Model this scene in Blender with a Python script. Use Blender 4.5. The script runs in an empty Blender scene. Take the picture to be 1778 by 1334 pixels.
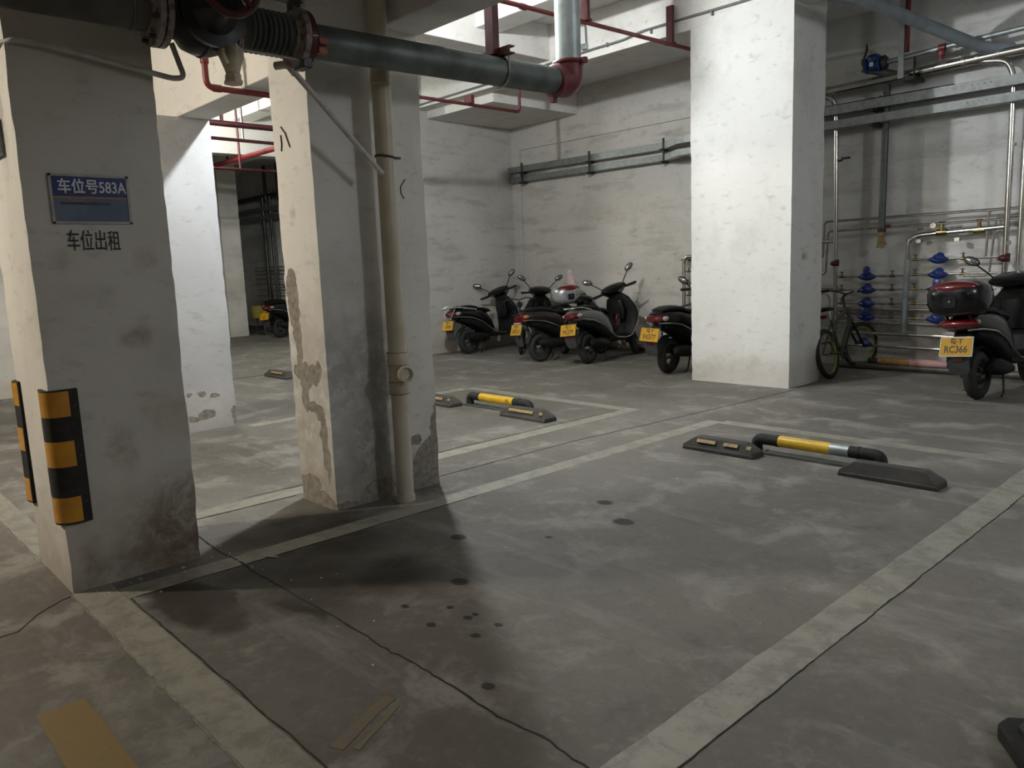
import bpy, math, random
from mathutils import Vector, Matrix, noise
R = math.radians
rnd = random.Random(7)
SC = bpy.context.scene
COL = SC.collection

# ------------------------------------------------------------------ camera
cd = bpy.data.cameras.new('camera'); cam = bpy.data.objects.new('camera', cd); COL.objects.link(cam)
cd.sensor_fit = 'HORIZONTAL'; cd.sensor_width = 36.0
cd.lens = 1355.32 / 1778 * 36.0
cd.clip_start = 0.05; cd.clip_end = 200
cr = Vector((0.68382726, 0.72865069, -0.03805846)); cu = Vector((-0.08354974, 0.13001402, 0.98798573)); cf = Vector((-0.72484462, 0.6724318, -0.14978571))
M = Matrix((cr, cu, -cf)).transposed().to_4x4(); M.translation = Vector((0, 0, 1.4))
cam.matrix_world = M
SC.camera = cam

# ------------------------------------------------------------------ world, exposure, lamps
W = bpy.data.worlds.new('world'); SC.world = W; W.use_nodes = True
W.node_tree.nodes['Background'].inputs[0].default_value = (0.9, 0.95, 1.0, 1)
W.node_tree.nodes['Background'].inputs[1].default_value = 0.0
SC.view_settings.view_transform = 'Standard'; SC.view_settings.look = 'None'
SC.view_settings.exposure = 0.0; SC.view_settings.gamma = 1.0
SC.view_settings.use_curve_mapping = False

# position, power (W), colour
LAMPS = [
    ((-5.42, 3.9, 3.90), 455, (0.94, 0.98, 1.0), .06, 'bulb hanging in the bay behind the pipe-side pillar'),
    ((-6.3, -1.7, 3.1), 440, (1.0, 0.89, 0.74), .10, 'bulb hanging over the lane left of the signed pillar'),
    ((-13.0, 4.6, 3.85), 230, (0.98, 1.0, 0.92), .15, 'bulb hanging in the far bay past the white pillar'),
    ((2.6, 5.6, 3.6), 150, (0.90, 0.95, 1.0), .35, 'added fill bulb hung unseen right of the parking bay'),  # added fill for the broad pillar's side, oversized to soften its shadows
    ((2.4, -2.0, 3.5), 30, (1.0, 0.93, 0.84), .35, 'added weak fill bulb unseen over the lane behind the viewer'),  # added weak fill, stands in for ambient light on the near floor
]

# ------------------------------------------------------------------ mesh helpers
class MB:
    def __init__(s): s.v = []; s.f = []
    def add(s, v, f):
        n = len(s.v); s.v += [tuple(a) for a in v]; s.f += [tuple(i + n for i in q) for q in f]; return s
    def box(s, c, d, rot=None):
        x, y, z = d[0] / 2, d[1] / 2, d[2] / 2
        v = [Vector(p) for p in ((-x, -y, -z), (x, -y, -z), (x, y, -z), (-x, y, -z), (-x, -y, z), (x, -y, z), (x, y, z), (-x, y, z))]
        if rot: v = [rot @ p for p in v]
        v = [p + Vector(c) for p in v]
        return s.add(v, [(0, 3, 2, 1), (4, 5, 6, 7), (0, 1, 5, 4), (1, 2, 6, 5), (2, 3, 7, 6), (3, 0, 4, 7)])
    def b2(s, a, b):
        return s.box([(a[i] + b[i]) / 2 for i in range(3)], [abs(b[i] - a[i]) for i in range(3)])
    def rings(s, rs, cap=True, loop=False):
        n = len(rs[0]); b = len(s.v)
        for r in rs: s.v += [tuple(p) for p in r]
        m = len(rs)
        for i in range(m if loop else m - 1):
            j = (i + 1) % m
            for k in range(n):
                l = (k + 1) % n
                s.f.append((b + i * n + k, b + i * n + l, b + j * n + l, b + j * n + k))
        if cap and not loop:
            s.f.append(tuple(b + k for k in range(n))[::-1]); s.f.append(tuple(b + (m - 1) * n + k for k in range(n)))
        return s
    def tube(s, pts, r, n=10, fil=0.0, cap=True, loop=False):
        P = [Vector(p) for p in pts]
        if fil > 0 and len(P) > 2:
            Q = [P[0]]
            for i in range(1, len(P) - 1):
                a = (P[i - 1] - P[i]); b = (P[i + 1] - P[i]); d = min(fil, a.length * .48, b.length * .48)
                A = P[i] + a.normalized() * d; B = P[i] + b.normalized() * d
                for k in range(6):
                    t = k / 5; Q.append(A * (1 - t) ** 2 + P[i] * 2 * t * (1 - t) + B * t * t)
            Q.append(P[-1]); P = Q
        rr = r if isinstance(r, (list, tuple)) else [r] * len(P)
        if len(rr) != len(P): rr = [rr[0]] * len(P)
        rs = []; up = None; m = len(P)
        for i, p in enumerate(P):
            if loop: t = (P[(i + 1) % m] - P[i - 1])
            else: t = (P[min(i + 1, m - 1)] - P[max(i - 1, 0)])
            t.normalize()
            if up is None: up = t.orthogonal().normalized()
            else:
                up = up - t * up.dot(t)
                up = up.normalized() if up.length > 1e-6 else t.orthogonal().normalized()
            w = t.cross(up)
            rs.append([p + (up * math.cos(2 * math.pi * k / n) + w * math.sin(2 * math.pi * k / n)) * rr[i] for k in range(n)])
        return s.rings(rs, cap, loop)
    def cyl(s, a, b, r, r2=None, n=20):
        a, b = Vector(a), Vector(b); t = (b - a).normalized(); u = t.orthogonal().normalized(); w = t.cross(u); r2 = r if r2 is None else r2
        return s.rings([[c + (u * math.cos(2 * math.pi * k / n) + w * math.sin(2 * math.pi * k / n)) * q for k in range(n)] for c, q in ((a, r), (b, r2))])
    def lathe(s, o, axis, prof, n=20, cap=True):
        o = Vector(o); t = Vector(axis).normalized(); u = t.orthogonal().normalized(); w = t.cross(u)
        return s.rings([[o + t * h + (u * math.cos(2 * math.pi * k / n) + w * math.sin(2 * math.pi * k / n)) * max(q, 1e-4) for k in range(n)] for q, h in prof], cap)
    def torus(s, c, axis, Rr, r, n=28, m=8, sq=1.0):
        c = Vector(c); t = Vector(axis).normalized(); u = t.orthogonal().normalized(); w = t.cross(u); rs = []
        for i in range(n):
            a = 2 * math.pi * i / n; d = u * math.cos(a) + w * math.sin(a)
            rs.append([c + d * (Rr + r * math.cos(2 * math.pi * k / m)) + t * (r * sq * math.sin(2 * math.pi * k / m)) for k in range(m)])
        return s.rings(rs, False, True)
    def ell(s, c, rad, n=14, m=8, rot=None):
        c = Vector(c); rs = []
        for i in range(m + 1):
            a = -math.pi / 2 + math.pi * i / m; q = max(math.cos(a), 1e-3)
            ring = [Vector((rad[0] * q * math.cos(2 * math.pi * k / n), rad[1] * q * math.sin(2 * math.pi * k / n), rad[2] * math.sin(a))) for k in range(n)]
            if rot: ring = [rot @ p for p in ring]
            rs.append([p + c for p in ring])
        return s.rings(rs)
    def loft(s, path, hw, hh, n=14, pw=2.6, y0=0.0):
        P = [Vector((p[0], y0, p[1])) for p in path]; rs = []
        for i, p in enumerate(P):
            t = (P[min(i + 1, len(P) - 1)] - P[max(i - 1, 0)]).normalized(); up = Vector((-t.z, 0, t.x)); ring = []
            for k in range(n):
                a = 2 * math.pi * (k + .5) / n; c, q = math.cos(a), math.sin(a)
                ring.append(p + Vector((0, 1, 0)) * (hw[i] * math.copysign(abs(c) ** (2 / pw), c)) + up * (hh[i] * math.copysign(abs(q) ** (2 / pw), q)))
            rs.append(ring)
        return s.rings(rs)
    def prism(s, pts, axis, a, b):
        def P(p, h):
            return (h, p[0], p[1]) if axis == 0 else ((p[0], h, p[1]) if axis == 1 else (p[0], p[1], h))
        n = len(pts)
        v = [P(p, a) for p in pts] + [P(p, b) for p in pts]
        return s.add(v, [tuple(range(n))[::-1], tuple(range(n, 2 * n))] + [(i, (i + 1) % n, n + (i + 1) % n, n + i) for i in range(n)])
    def xf(s, m): s.v = [tuple(m @ Vector(p)) for p in s.v]; return s
    def build(s, name, mat, parent=None, bevel=0.0, angle=38, seg=2, smooth=True):
        me = bpy.data.meshes.new(name)
        org = Vector((0, 0, 0))
        if parent is None and s.v:
            xs, ys, zs = zip(*s.v); org = Vector(((min(xs) + max(xs)) / 2, (min(ys) + max(ys)) / 2, min(zs)))
        me.from_pydata([tuple(Vector(p) - org) for p in s.v], [], s.f)
        import bmesh
        bm = bmesh.new(); bm.from_mesh(me); bmesh.ops.recalc_face_normals(bm, faces=bm.faces); bm.to_mesh(me); bm.free()
        me.materials.append(mat)
        if smooth:
            me.polygons.foreach_set('use_smooth', [True] * len(me.polygons)); me.set_sharp_from_angle(angle=R(angle))
        o = bpy.data.objects.new(name, me); COL.objects.link(o); o.location = org
        if parent is not None:
            o.location = (0, 0, 0); o.parent = parent
            if parent.get('_w'):
                q = parent
                off = Vector(q.location)
                if q.parent is not None and q.parent.get('_w'): off = Vector((0, 0, 0))
                o.matrix_parent_inverse = Matrix.Translation(-off) if q.parent is None else Matrix.Identity(4)
            
        if bevel > 0:
            b = o.modifiers.new('bevel', 'BEVEL'); b.width = bevel; b.segments = seg; b.limit_method = 'ANGLE'; b.angle_limit = R(35)
        return o

def tag(o, label=None, cat=None, group=None, kind=None):
    if label: o['label'] = label
    if cat: o['category'] = cat
    if group: o['group'] = group
    if kind: o['kind'] = kind
    return o
def thing(name, label, cat, loc=(0, 0, 0), rotz=0.0, group=None, world=False, lean=0.0):
    """Empty at the base. world=True: children meshes are written in world coordinates."""
    o = bpy.data.objects.new(name, None); COL.objects.link(o); o.location = loc; o.rotation_euler = (lean, 0, rotz); o.empty_display_size = .1
    if world: o['_w'] = 1
    return tag(o, label, cat, group)
def dup(o, parent=None):
    c = o.copy(); COL.objects.link(c)
    if parent is not None: c.parent = parent
    for ch in list(o.children): dup(ch, c)
    return c
def text(name, body, size, mtx, mat, parent=None, bold=0.0, ext=0.0006, sx=1.0, align='CENTER'):
    cu_ = bpy.data.curves.new(name, 'FONT'); cu_.body = body; cu_.size = size; cu_.extrude = ext; cu_.offset = bold
    cu_.align_x = align; cu_.align_y = 'CENTER'; cu_.materials.append(mat); cu_.resolution_u = 3
    tmp = bpy.data.objects.new('tmp', cu_); COL.objects.link(tmp)
    bpy.context.view_layer.update()
    me = bpy.data.meshes.new_from_object(tmp.evaluated_get(bpy.context.evaluated_depsgraph_get())); bpy.data.objects.remove(tmp); bpy.data.curves.remove(cu_)
    me.name = name; o = bpy.data.objects.new(name, me); COL.objects.link(o)
    m = mtx @ Matrix.Diagonal((sx, 1, 1, 1))
    if parent is not None:
        o.parent = parent
        if parent.get('_w') and parent.parent is None: o.matrix_parent_inverse = Matrix.Translation(-Vector(parent.location))
    o.matrix_basis = m
    return o
def frame(o, x, y, z):
    m = Matrix((Vector(x), Vector(y), Vector(z))).transposed().to_4x4(); m.translation = Vector(o); return m

# ------------------------------------------------------------------ materials
def nt(name):
    m = bpy.data.materials.new(name); m.use_nodes = True; n = m.node_tree; return m, n, n.nodes['Principled BSDF']
def N(n, t, **kw):
    x = n.nodes.new(t)
    for k, v in kw.items():
        if k == 'op': x.operation = v
        else: setattr(x, k, v)
    return x
def val(n, sock, v):
    if hasattr(v, 'is_linked') or isinstance(v, bpy.types.NodeSocket): n.links.new(v, sock)
    else: sock.default_value = v
def math_(n, op, a, b=0.0, c=None, clamp=False):
    x = N(n, 'ShaderNodeMath', op=op); x.use_clamp = clamp
    val(n, x.inputs[0], a); val(n, x.inputs[1], b)
    if c is not None: val(n, x.inputs[2], c)
    return x.outputs[0]
def mixc(n, f, a, b, mode='MIX'):
    x = N(n, 'ShaderNodeMix', data_type='RGBA', blend_type=mode); val(n, x.inputs[0], f)
    for s_, v in ((x.inputs[6], a), (x.inputs[7], b)):
        if isinstance(v, bpy.types.NodeSocket): n.links.new(v, s_)
        else: s_.default_value = (*v, 1) if len(v) == 3 else v
    return x.outputs[2]
def ramp(n, f, lo, hi, a=0.0, b=1.0, smooth=True):
    x = N(n, 'ShaderNodeMapRange', interpolation_type='SMOOTHSTEP' if smooth else 'LINEAR'); val(n, x.inputs[0], f)
    x.inputs[1].default_value = lo; x.inputs[2].default_value = hi; x.inputs[3].default_value = a; x.inputs[4].default_value = b
    return x.outputs[0]
def noise_(n, vec, scale, detail=4, rough=.55, out=0):
    x = N(n, 'ShaderNodeTexNoise'); n.links.new(vec, x.inputs['Vector']); x.inputs['Scale'].default_value = scale
    x.inputs['Detail'].default_value = detail; x.inputs['Roughness'].default_value = rough
    return x.outputs[out]
def vmap(n, vec, scale=(1, 1, 1), loc=(0, 0, 0), rot=(0, 0, 0)):
    x = N(n, 'ShaderNodeMapping'); n.links.new(vec, x.inputs[0]); x.inputs[1].default_value = loc; x.inputs[2].default_value = rot; x.inputs[3].default_value = scale
    return x.outputs[0]
def distorted(n, vec, scale, amt):
    c = noise_(n, vec, scale, 5, .6, 1)
    s_ = N(n, 'ShaderNodeVectorMath', op='SUBTRACT'); n.links.new(c, s_.inputs[0]); s_.inputs[1].default_value = (.5, .5, .5)
    k = N(n, 'ShaderNodeVectorMath', op='SCALE'); n.links.new(s_.outputs[0], k.inputs[0]); k.inputs['Scale'].default_value = amt
    a = N(n, 'ShaderNodeVectorMath', op='ADD'); n.links.new(vec, a.inputs[0]); n.links.new(k.outputs[0], a.inputs[1])
    return a.outputs[0]
def blob(n, vec, c, r, soft=.15, rotz=0.0):
    s_ = N(n, 'ShaderNodeVectorMath', op='SUBTRACT'); n.links.new(vec, s_.inputs[0]); s_.inputs[1].default_value = c
    v = s_.outputs[0]
    if rotz: v = vmap(n, v, rot=(0, 0, -rotz))
    d = N(n, 'ShaderNodeVectorMath', op='DIVIDE'); n.links.new(v, d.inputs[0]); d.inputs[1].default_value = r
    l = N(n, 'ShaderNodeVectorMath', op='LENGTH'); n.links.new(d.outputs[0], l.inputs[0])
    return ramp(n, l.outputs['Value'], 1 - soft, 1 + soft, 1, 0)
def blobs(n, vec, lst, soft=.15):
    o = None
    for b in lst:
        x = blob(n, vec, b[0], b[1], b[2] if len(b) > 2 else soft, b[3] if len(b) > 3 else 0)
        o = x if o is None else math_(n, 'MAXIMUM', o, x)
    return o
def bump(n, p, h, strength=.3, dist=.01, prev=None):
    b = N(n, 'ShaderNodeBump'); b.inputs['Strength'].default_value = strength; b.inputs['Distance'].default_value = dist
    n.links.new(h, b.inputs['Height'])
    if prev is not None: n.links.new(prev, b.inputs['Normal'])
    n.links.new(b.outputs[0], p.inputs['Normal']); return b.outputs[0]

def simple(name, col, rough=.5, metal=0.0, var=.15, scale=20, bmp=0.0, coat=0.0, col2=None, thr=(.35, .75), em=None):
    m, n, p = nt(name)
    tc = N(n, 'ShaderNodeTexCoord').outputs['Object']
    f = noise_(n, tc, scale, 4)
    c2 = col2 if col2 else tuple(x * (1 - var * 2) for x in col)
    cc = mixc(n, ramp(n, f, *thr), col, c2) if (var or col2) else None
    if cc is not None: n.links.new(cc, p.inputs['Base Color'])
    else: p.inputs['Base Color'].default_value = (*col, 1)
    n.links.new(ramp(n, f, .3, .7, max(rough - .03, 0.02), min(rough + .05, 1)), p.inputs['Roughness'])
    p.inputs['Metallic'].default_value = metal; p.inputs['Coat Weight'].default_value = coat
    if bmp: bump(n, p, noise_(n, tc, scale * 3, 3), bmp, .003)
    if em: p.inputs['Emission Color'].default_value = (*em[0], 1); p.inputs['Emission Strength'].default_value = em[1]
    return m

def plaster(name, base=(.70, .69, .655), dirt=.5, dirt_h=.55, peel=(), stains=(), dark=(.32, .28, .23), mott=.10, streak=.0, dist=.10, peel_soft=.02, conc=(.33, .30, .255)):
    m, n, p = nt(name)
    g = N(n, 'ShaderNodeNewGeometry').outputs['Position']
    col = mixc(n, ramp(n, noise_(n, g, 1.3, 5, .6), .35, .7, 0, 1), base, tuple(x * (1 - mott) for x in base))
    for s_ in [q for q in stains if q[1][2] >= 3]:
        dv = distorted(n, g, 1.2, .5); col = mixc(n, math_(n, 'MULTIPLY', blob(n, dv, s_[0], s_[1], .75), s_[3]), col, s_[2])
    stains = [q for q in stains if q[1][2] < 3]
    f2 = noise_(n, vmap(n, g, (1, 1, 2.2)), 6, 6, .65)
    col = mixc(n, ramp(n, f2, .54, .74, 0, .6), col, (.62, .61, .59), 'MULTIPLY')
    f4 = noise_(n, g, 17, 6, .75)
    col = mixc(n, ramp(n, f4, .60, .74, 0, .45), col, (.60, .585, .56), 'MULTIPLY')
    f5 = noise_(n, vmap(n, g, (.8, .8, .6)), 2.4, 6, .65)
    col = mixc(n, ramp(n, f5, .50, .70, 0, .38), col, (.70, .69, .66), 'MULTIPLY')
    if streak:
        f3 = noise_(n, vmap(n, g, (.55, .55, 2.6)), 2.1, 6, .62)
        col = mixc(n, ramp(n, f3, .5, .66, 0, streak), col, (.68, .66, .62), 'MULTIPLY')
    sep = N(n, 'ShaderNodeSeparateXYZ'); n.links.new(g, sep.inputs[0]); z = sep.outputs[2]
    if dirt:
        h = math_(n, 'ADD', z, math_(n, 'MULTIPLY', math_(n, 'SUBTRACT', noise_(n, g, 3.2, 6, .65), .5), dirt_h * 1.5))
        col = mixc(n, ramp(n, h, dirt_h * .1, dirt_h, dirt, 0), col, dark)
    for s_ in stains:
        dv = distorted(n, g, s_[4] if len(s_) > 4 else 5, s_[5] if len(s_) > 5 else .18)
        col = mixc(n, math_(n, 'MULTIPLY', math_(n, 'MULTIPLY', blob(n, dv, s_[0], s_[1], .75), s_[3]), ramp(n, noise_(n, dv, 11 if s_[1][2] < 3 else 1.1, 6, .7), .3, .62, .12 if s_[1][2] < 3 else .6, 1)), col, s_[2])
    hgt = math_(n, 'ADD', math_(n, 'MULTIPLY', noise_(n, vmap(n, g, (1, 1, 1.8)), 9, 5, .6), .5), math_(n, 'MULTIPLY', noise_(n, g, 70, 3), .12))
    nb = bump(n, p, hgt, .35, .012)
    if peel:
        dv = distorted(n, g, 6.5, dist); dv = distorted(n, dv, 34, dist * .22)
        mk = blobs(n, dv, peel, peel_soft)
        cc = mixc(n, ramp(n, noise_(n, g, 26, 5, .65), .35, .68), conc, tuple(x * .62 for x in conc))
        col = mixc(n, mk, col, cc)
        hh = math_(n, 'SUBTRACT', math_(n, 'MULTIPLY', noise_(n, g, 60, 4), .25), mk)
        bump(n, p, hh, .9, .006, nb)
    n.links.new(col, p.inputs['Base Color']); p.inputs['Roughness'].default_value = .86
    p.inputs['Specular IOR Level'].default_value = .25
    return m

BIG = 50.0
WHITE = (.70, .69, .66)
M_p1 = plaster('plaster_signed_pillar', (.62, .595, .545), .62, .62,
    stains=[((-3.86, 1.20, 1.14), (BIG, .07, .05), (.30, .27, .23), .8, 9, .12), ((-3.86, 1.10, .62), (BIG, .05, .10), (.30, .27, .22), .7, 9, .14),
            ((-3.86, 1.36, .16), (BIG, .26, .24), (.15, .105, .065), .9, 4, .3), ((-3.86, 1.15, .05), (BIG, .3, .08), (.16, .12, .085), .7, 5, .2), ((-3.86, 1.30, .75), (BIG, .10, .10), (.40, .34, .24), .5, 6, .2),
            ((-3.86, 1.02, 1.34), (BIG, .10, .05), (.5, .48, .42), .7, 8, .1), ((-3.86, .93, 1.5), (BIG, .04, .05), (.38, .35, .3), .6, 12, .1),
            ((-3.86, 1.28, 1.5), (BIG, .05, .05), (.38, .35, .3), .6, 12, .1), ((-4.06, .81, 2.1), (.05, BIG, .16), (.12, .11, .10), .7, 8, .12), ((-3.86, .9, .1), (BIG, .04, .08), (.2, .16, .12), .8, 12, .08)])
M_p3 = plaster('plaster_peeling_pillar', (.74, .725, .68), .35, .5,
    peel=[((-4.34, 2.26, 1.32), (.065, .05, .10)), ((-4.33, 2.26, 1.20), (.075, .05, .13)), ((-4.315, 2.26, 1.06), (.045, .05, .13)), ((-4.31, 2.26, .92), (.032, .05, .14)), ((-4.32, 2.26, .82), (.08, .05, .05)), ((-4.26, 2.26, .78), (.075, .05, .085)), ((-4.15, 2.26, .80), (.06, .05, .07)), ((-4.10, 2.26, .84), (.04, .05, .05)),
          ((-4.27, 2.26, .67), (.04, .05, .10)), ((-4.20, 2.26, .60), (.05, .05, .04)), ((-4.12, 2.26, .57), (.07, .05, .055)), ((-4.09, 2.26, .42), (.035, .05, .18)), ((-4.06, 2.26, .28), (.025, .05, .12)),
          ((-4.35, 2.26, .07), (.14, .05, .08)), ((-4.26, 2.26, .13), (.09, .05, .05)), ((-4.15, 2.26, .02), (.16, .05, .07)),
          ((-4.0, 3.00, .16), (.05, .17, .17)), ((-4.0, 3.04, .36), (.05, .07, .12)), ((-4.0, 3.05, .50), (.05, .03, .09)), ((-4.0, 2.9, .04), (.05, .17, .09)), ((-4.0, 2.56, .02), (.05, .14, .10)), ((-4.0, 2.33, .0), (.05, .12, .03)), ((-4.0, 2.85, .33), (.05, .045, .035))],
    stains=[((-4.0, 2.62, .78), (BIG, .16, .34), (.28, .265, .24), .75, 4, .25), ((-4.0, 2.5, .30), (BIG, .13, .26), (.13, .125, .115), .95, 7, .2), ((-4.0, 2.42, .80), (BIG, .26, .26), (.36, .355, .34), .85, 4, .25), ((-4.0, 2.6, .12), (BIG, .3, .16), (.25, .23, .19), .9, 5, .2), ((-4.0, 2.38, .35), (BIG, .2, .25), (.42, .41, .39), .7, 4, .25),
            ((-4.33, 2.26, .42), (.14, BIG, .16), (.40, .36, .29), .9, 5, .2), ((-4.2, 2.26, 1.0), (.10, BIG, .25), (.52, .48, .42), .7, 6, .2), ((-4.26, 2.26, 1.75), (.03, BIG, .03), (.4, .37, .33), .7, 14, .08), ((-4.2, 2.26, .1), (.3, BIG, .12), (.36, .31, .25), .7, 6, .2)])
M_p2 = plaster('plaster_white_pillar', (.50, .507, .515), .30, .4,
    peel=[((-7.15, 2.62, .34), (.03, .03, .02)), ((-7.15, 2.74, .34), (.03, .04, .03)), ((-7.15, 2.86, .31), (.03, .05, .02)), ((-7.15, 2.76, .14), (.03, .09, .05)), ((-7.15, 3.03, .1), (.03, .03, .10)), ((-7.15, 2.64, .12), (.03, .05, .03))],
    stains=[((-7.15, 2.8, .25), (BIG, .25, .2), (.62, .58, .56), .6, 6, .2)])
M_p4 = plaster('plaster_broad_pillar', (.73, .725, .70), .34, .42, mott=.06,
    stains=[((-4.4, 7.68, .2), (.5, BIG, .12), (.5, .44, .38), .55, 5, .3), ((-5.15, 7.68, .12), (.3, BIG, .1), (.42, .39, .34), .6, 6, .2), ((-3.98, 7.98, 1.38), (BIG, .06, .045), (.12, .12, .12), .85, 30, .08)])
M_plain = plaster('plaster_beams', (.70, .685, .645), 0, mott=.08)
M_wall = plaster('plaster_back_wall', (.66, .66, .65), .5, .5, mott=.14, streak=.6,
    stains=[((-9.2, 9.78, 1.6), (4.0, BIG, 6.0), (.47, .45, .41), 1.0, 1.2, .5), ((-10.3, 8.5, 1.8), (.3, 1.6, 6.0), (.45, .44, .41), .9, 1.2, .4), ((-10.3, 8.9, 2.9), (BIG, .4, .3), (.32, .29, .24), .6, 4, .4), ((-10.3, 9.2, 2.2), (BIG, .5, .12), (.34, .31, .27), .5, 4, .3), ((-10.3, 9.0, 1.05), (BIG, .18, .12), (.30, .26, .18), .5, 5, .2),  # first two: dirtier left part, painted darker to balance lamp brightness
            ((-8.6, 9.78, 1.3), (.7, BIG, .1), (.36, .33, .28), .4, 3, .3), ((-4.05, 9.78, .6), (.6, BIG, .2), (.16, .15, .13), .75, 5, .4), ((-3.1, 9.78, .25), (.8, BIG, .14), (.2, .19, .17), .6, 5, .3),
            ((-8.2, 9.78, 2.2), (1.0, BIG, .12), (.40, .36, .30), .5, 3, .35)])
M_wall2 = plaster('plaster_far_walls', (.36, .35, .325), .3, .4, mott=.15, streak=.3)
M_p5 = plaster('plaster_distant_pillars', (.58, .565, .52), .3, .4, mott=.15, streak=.3)
M_ceil = plaster('plaster_ceiling', (.72, .71, .69), 0, mott=.05)

def floor_mat():
    m, n, p = nt('worn_concrete_floor')
    g = N(n, 'ShaderNodeNewGeometry').outputs['Position']
    a = noise_(n, g, .55, 6, .6); b = noise_(n, distorted(n, g, 1.2, .8), 2.3, 7, .65); c = noise_(n, g, 38, 5, .7); s_ = noise_(n, vmap(n, g, (.5, 2.3, 1), rot=(0, 0, .5)), 1.6, 7, .66)
    col = mixc(n, ramp(n, a, .35, .65), (.168, .157, .137), (.122, .113, .099))
    col = mixc(n, ramp(n, b, .48, .66, 0, .85), col, (.262, .252, .224))
    col = mixc(n, ramp(n, s_, .54, .72, 0, .7), col, (.27, .26, .232))
    col = mixc(n, ramp(n, b, .26, .42, .6, 0), col, (.072, .067, .058))
    col = mixc(n, ramp(n, c, .52, .80, 0, .45), col, (.075, .07, .062))
    gr = noise_(n, g, 14, 7, .75); col = mixc(n, ramp(n, gr, .5, .72, 0, .5), col, (.22, .21, .188)); col = mixc(n, ramp(n, gr, .28, .46, .45, 0), col, (.082, .076, .066))
    sp = noise_(n, g, 160, 2, .5); col = mixc(n, ramp(n, sp, .70, .78, 0, .5), col, (.30, .285, .26))
    d1 = distorted(n, g, 2.2, .35); d1 = distorted(n, d1, 9, .07)
    wet = blobs(n, d1, [((-3.72, 1.98, 0), (.42, .34, BIG), .45), ((-3.25, 1.62, 0), (.45, .32, BIG), .6), ((-3.32, 1.16, 0), (.40, .15, BIG), .22), ((-3.92, 1.85, 0), (.2, .35, BIG), .4), ((-2.95, 1.9, 0), (.25, .2, BIG), .6), ((-2.95, 1.45, 0), (.18, .05, BIG), .5)])
    wn = ramp(n, noise_(n, g, 3.0, 5, .6), .25, .6, .55, .93)
    col = mixc(n, math_(n, 'MULTIPLY', wet, wn), col, (.030, .024, .018))
    d2 = distorted(n, g, 1.5, .5)
    oth = blobs(n, d2, [((-2.0, 7.6, 0), (.9, .22, BIG), .15), ((-6.2, 5.0, 0), (1.2, .7, BIG), .8), ((-9.6, 6.5, 0), (1.6, .4, BIG), .8), ((-2.3, 3.0, 0), (.5, .9, BIG), .9), ((-5.1, 6.6, 0), (.7, .3, BIG), .8)])
    col = mixc(n, math_(n, 'MULTIPLY', oth, .35), col, (.07, .066, .058))
    d3 = distorted(n, g, 30, .02)
    dr = blobs(n, d3, [((x, y, 0), (r * 1.25, r, BIG), .25) for x, y, r in [(-2.61, 1.76, .017), (-2.39, 1.73, .017), (-2.46, 1.88, .014), (-2.33, 1.91, .014), (-2.33, 1.87, .018), (-2.19, 1.91, .016), (-2.19, 1.79, .018), (-3.1, 2.45, .038), (-2.64, 2.08, .036), (-1.88, 1.58, .022), (-2.74, 2.76, .016), (-2.9, 3.4, .04), (-2.6, 3.2, .05)]])
    col = mixc(n, math_(n, 'MULTIPLY', dr, .85), col, (.022, .02, .017))
    n.links.new(col, p.inputs['Base Color'])
    ro = math_(n, 'SUBTRACT', ramp(n, b, .3, .7, .70, .85), math_(n, 'MULTIPLY', wet, .12)); n.links.new(ro, p.inputs['Roughness'])
    p.inputs['Specular IOR Level'].default_value = .22
    hh = math_(n, 'ADD', math_(n, 'MULTIPLY', b, .6), math_(n, 'MULTIPLY', c, .25)); bump(n, p, hh, .35, .008)
    return m
M_floor = floor_mat()

def paint(name, col, wear=.5, thr=(.42, .62)):
    m, n, p = nt(name)
    g = N(n, 'ShaderNodeNewGeometry').outputs['Position']
    f = noise_(n, distorted(n, g, 3, .25), 7, 8, .72); f2 = noise_(n, g, 45, 4, .6)
    c = mixc(n, ramp(n, f, *thr, 0, wear), col, (.125, .118, .103))
    c = mixc(n, ramp(n, f2, .55, .8, 0, .6), c, (.09, .085, .075))
    n.links.new(c, p.inputs['Base Color']); p.inputs['Roughness'].default_value = .62
    bump(n, p, f2, .3, .003); return m
M_line = paint('worn_white_road_paint', (.27, .255, .21), .6)
M_line2 = paint('faded_white_road_paint', (.24, .23, .20), .8, (.35, .55))
M_yel = paint('worn_yellow_road_paint', (.20, .135, .045), .35, (.5, .7))
M_tan = paint('faded_yellow_road_paint', (.17, .125, .07), .8, (.40, .6))
M_crack = simple('dark_crack_dirt', (.028, .024, .02), .9, var=.2)
M_crack2 = simple('pale_crack_dust', (.26, .24, .20), .9, var=.25)

M_galv = simple('galvanised_steel', (.38, .42, .42), .45, .75, var=.16, scale=9, col2=(.26, .30, .30))
M_galvd = simple('dull_galvanised_pipe', (.135, .155, .145), .5, .45, scale=6, col2=(.075, .082, .078))
M_rustg = simple('brown_stained_pipe', (.12, .115, .10), .55, .4, scale=5, col2=(.07, .065, .055))
M_st = simple('stainless_steel', (.62, .60, .56), .22, 1.0, var=.1, scale=12)
M_std = simple('dull_stainless', (.42, .40, .37), .38, .9, var=.15, scale=12)
M_tray2 = simple('spangled_galvanised_tray', (.34, .36, .355), .6, .35, scale=14, col2=(.25, .265, .26))
M_tray = simple('grey_cable_tray', (.30, .32, .31), .42, .7, scale=14, col2=(.22, .24, .235))
M_red = simple('red_pipe_paint', (.17, .016, .018), .42, 0, var=.15, scale=14)
M_redd = simple('dark_red_paint', (.085, .010, .013), .48, 0, var=.2, scale=18, coat=.1)
M_redl = simple('red_coupling_paint', (.15, .020, .022), .45, 0, var=.2, scale=16)
M_orange = simple('orange_bolt_paint', (.38, .10, .06), .5, 0, var=.15, scale=30)
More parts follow.
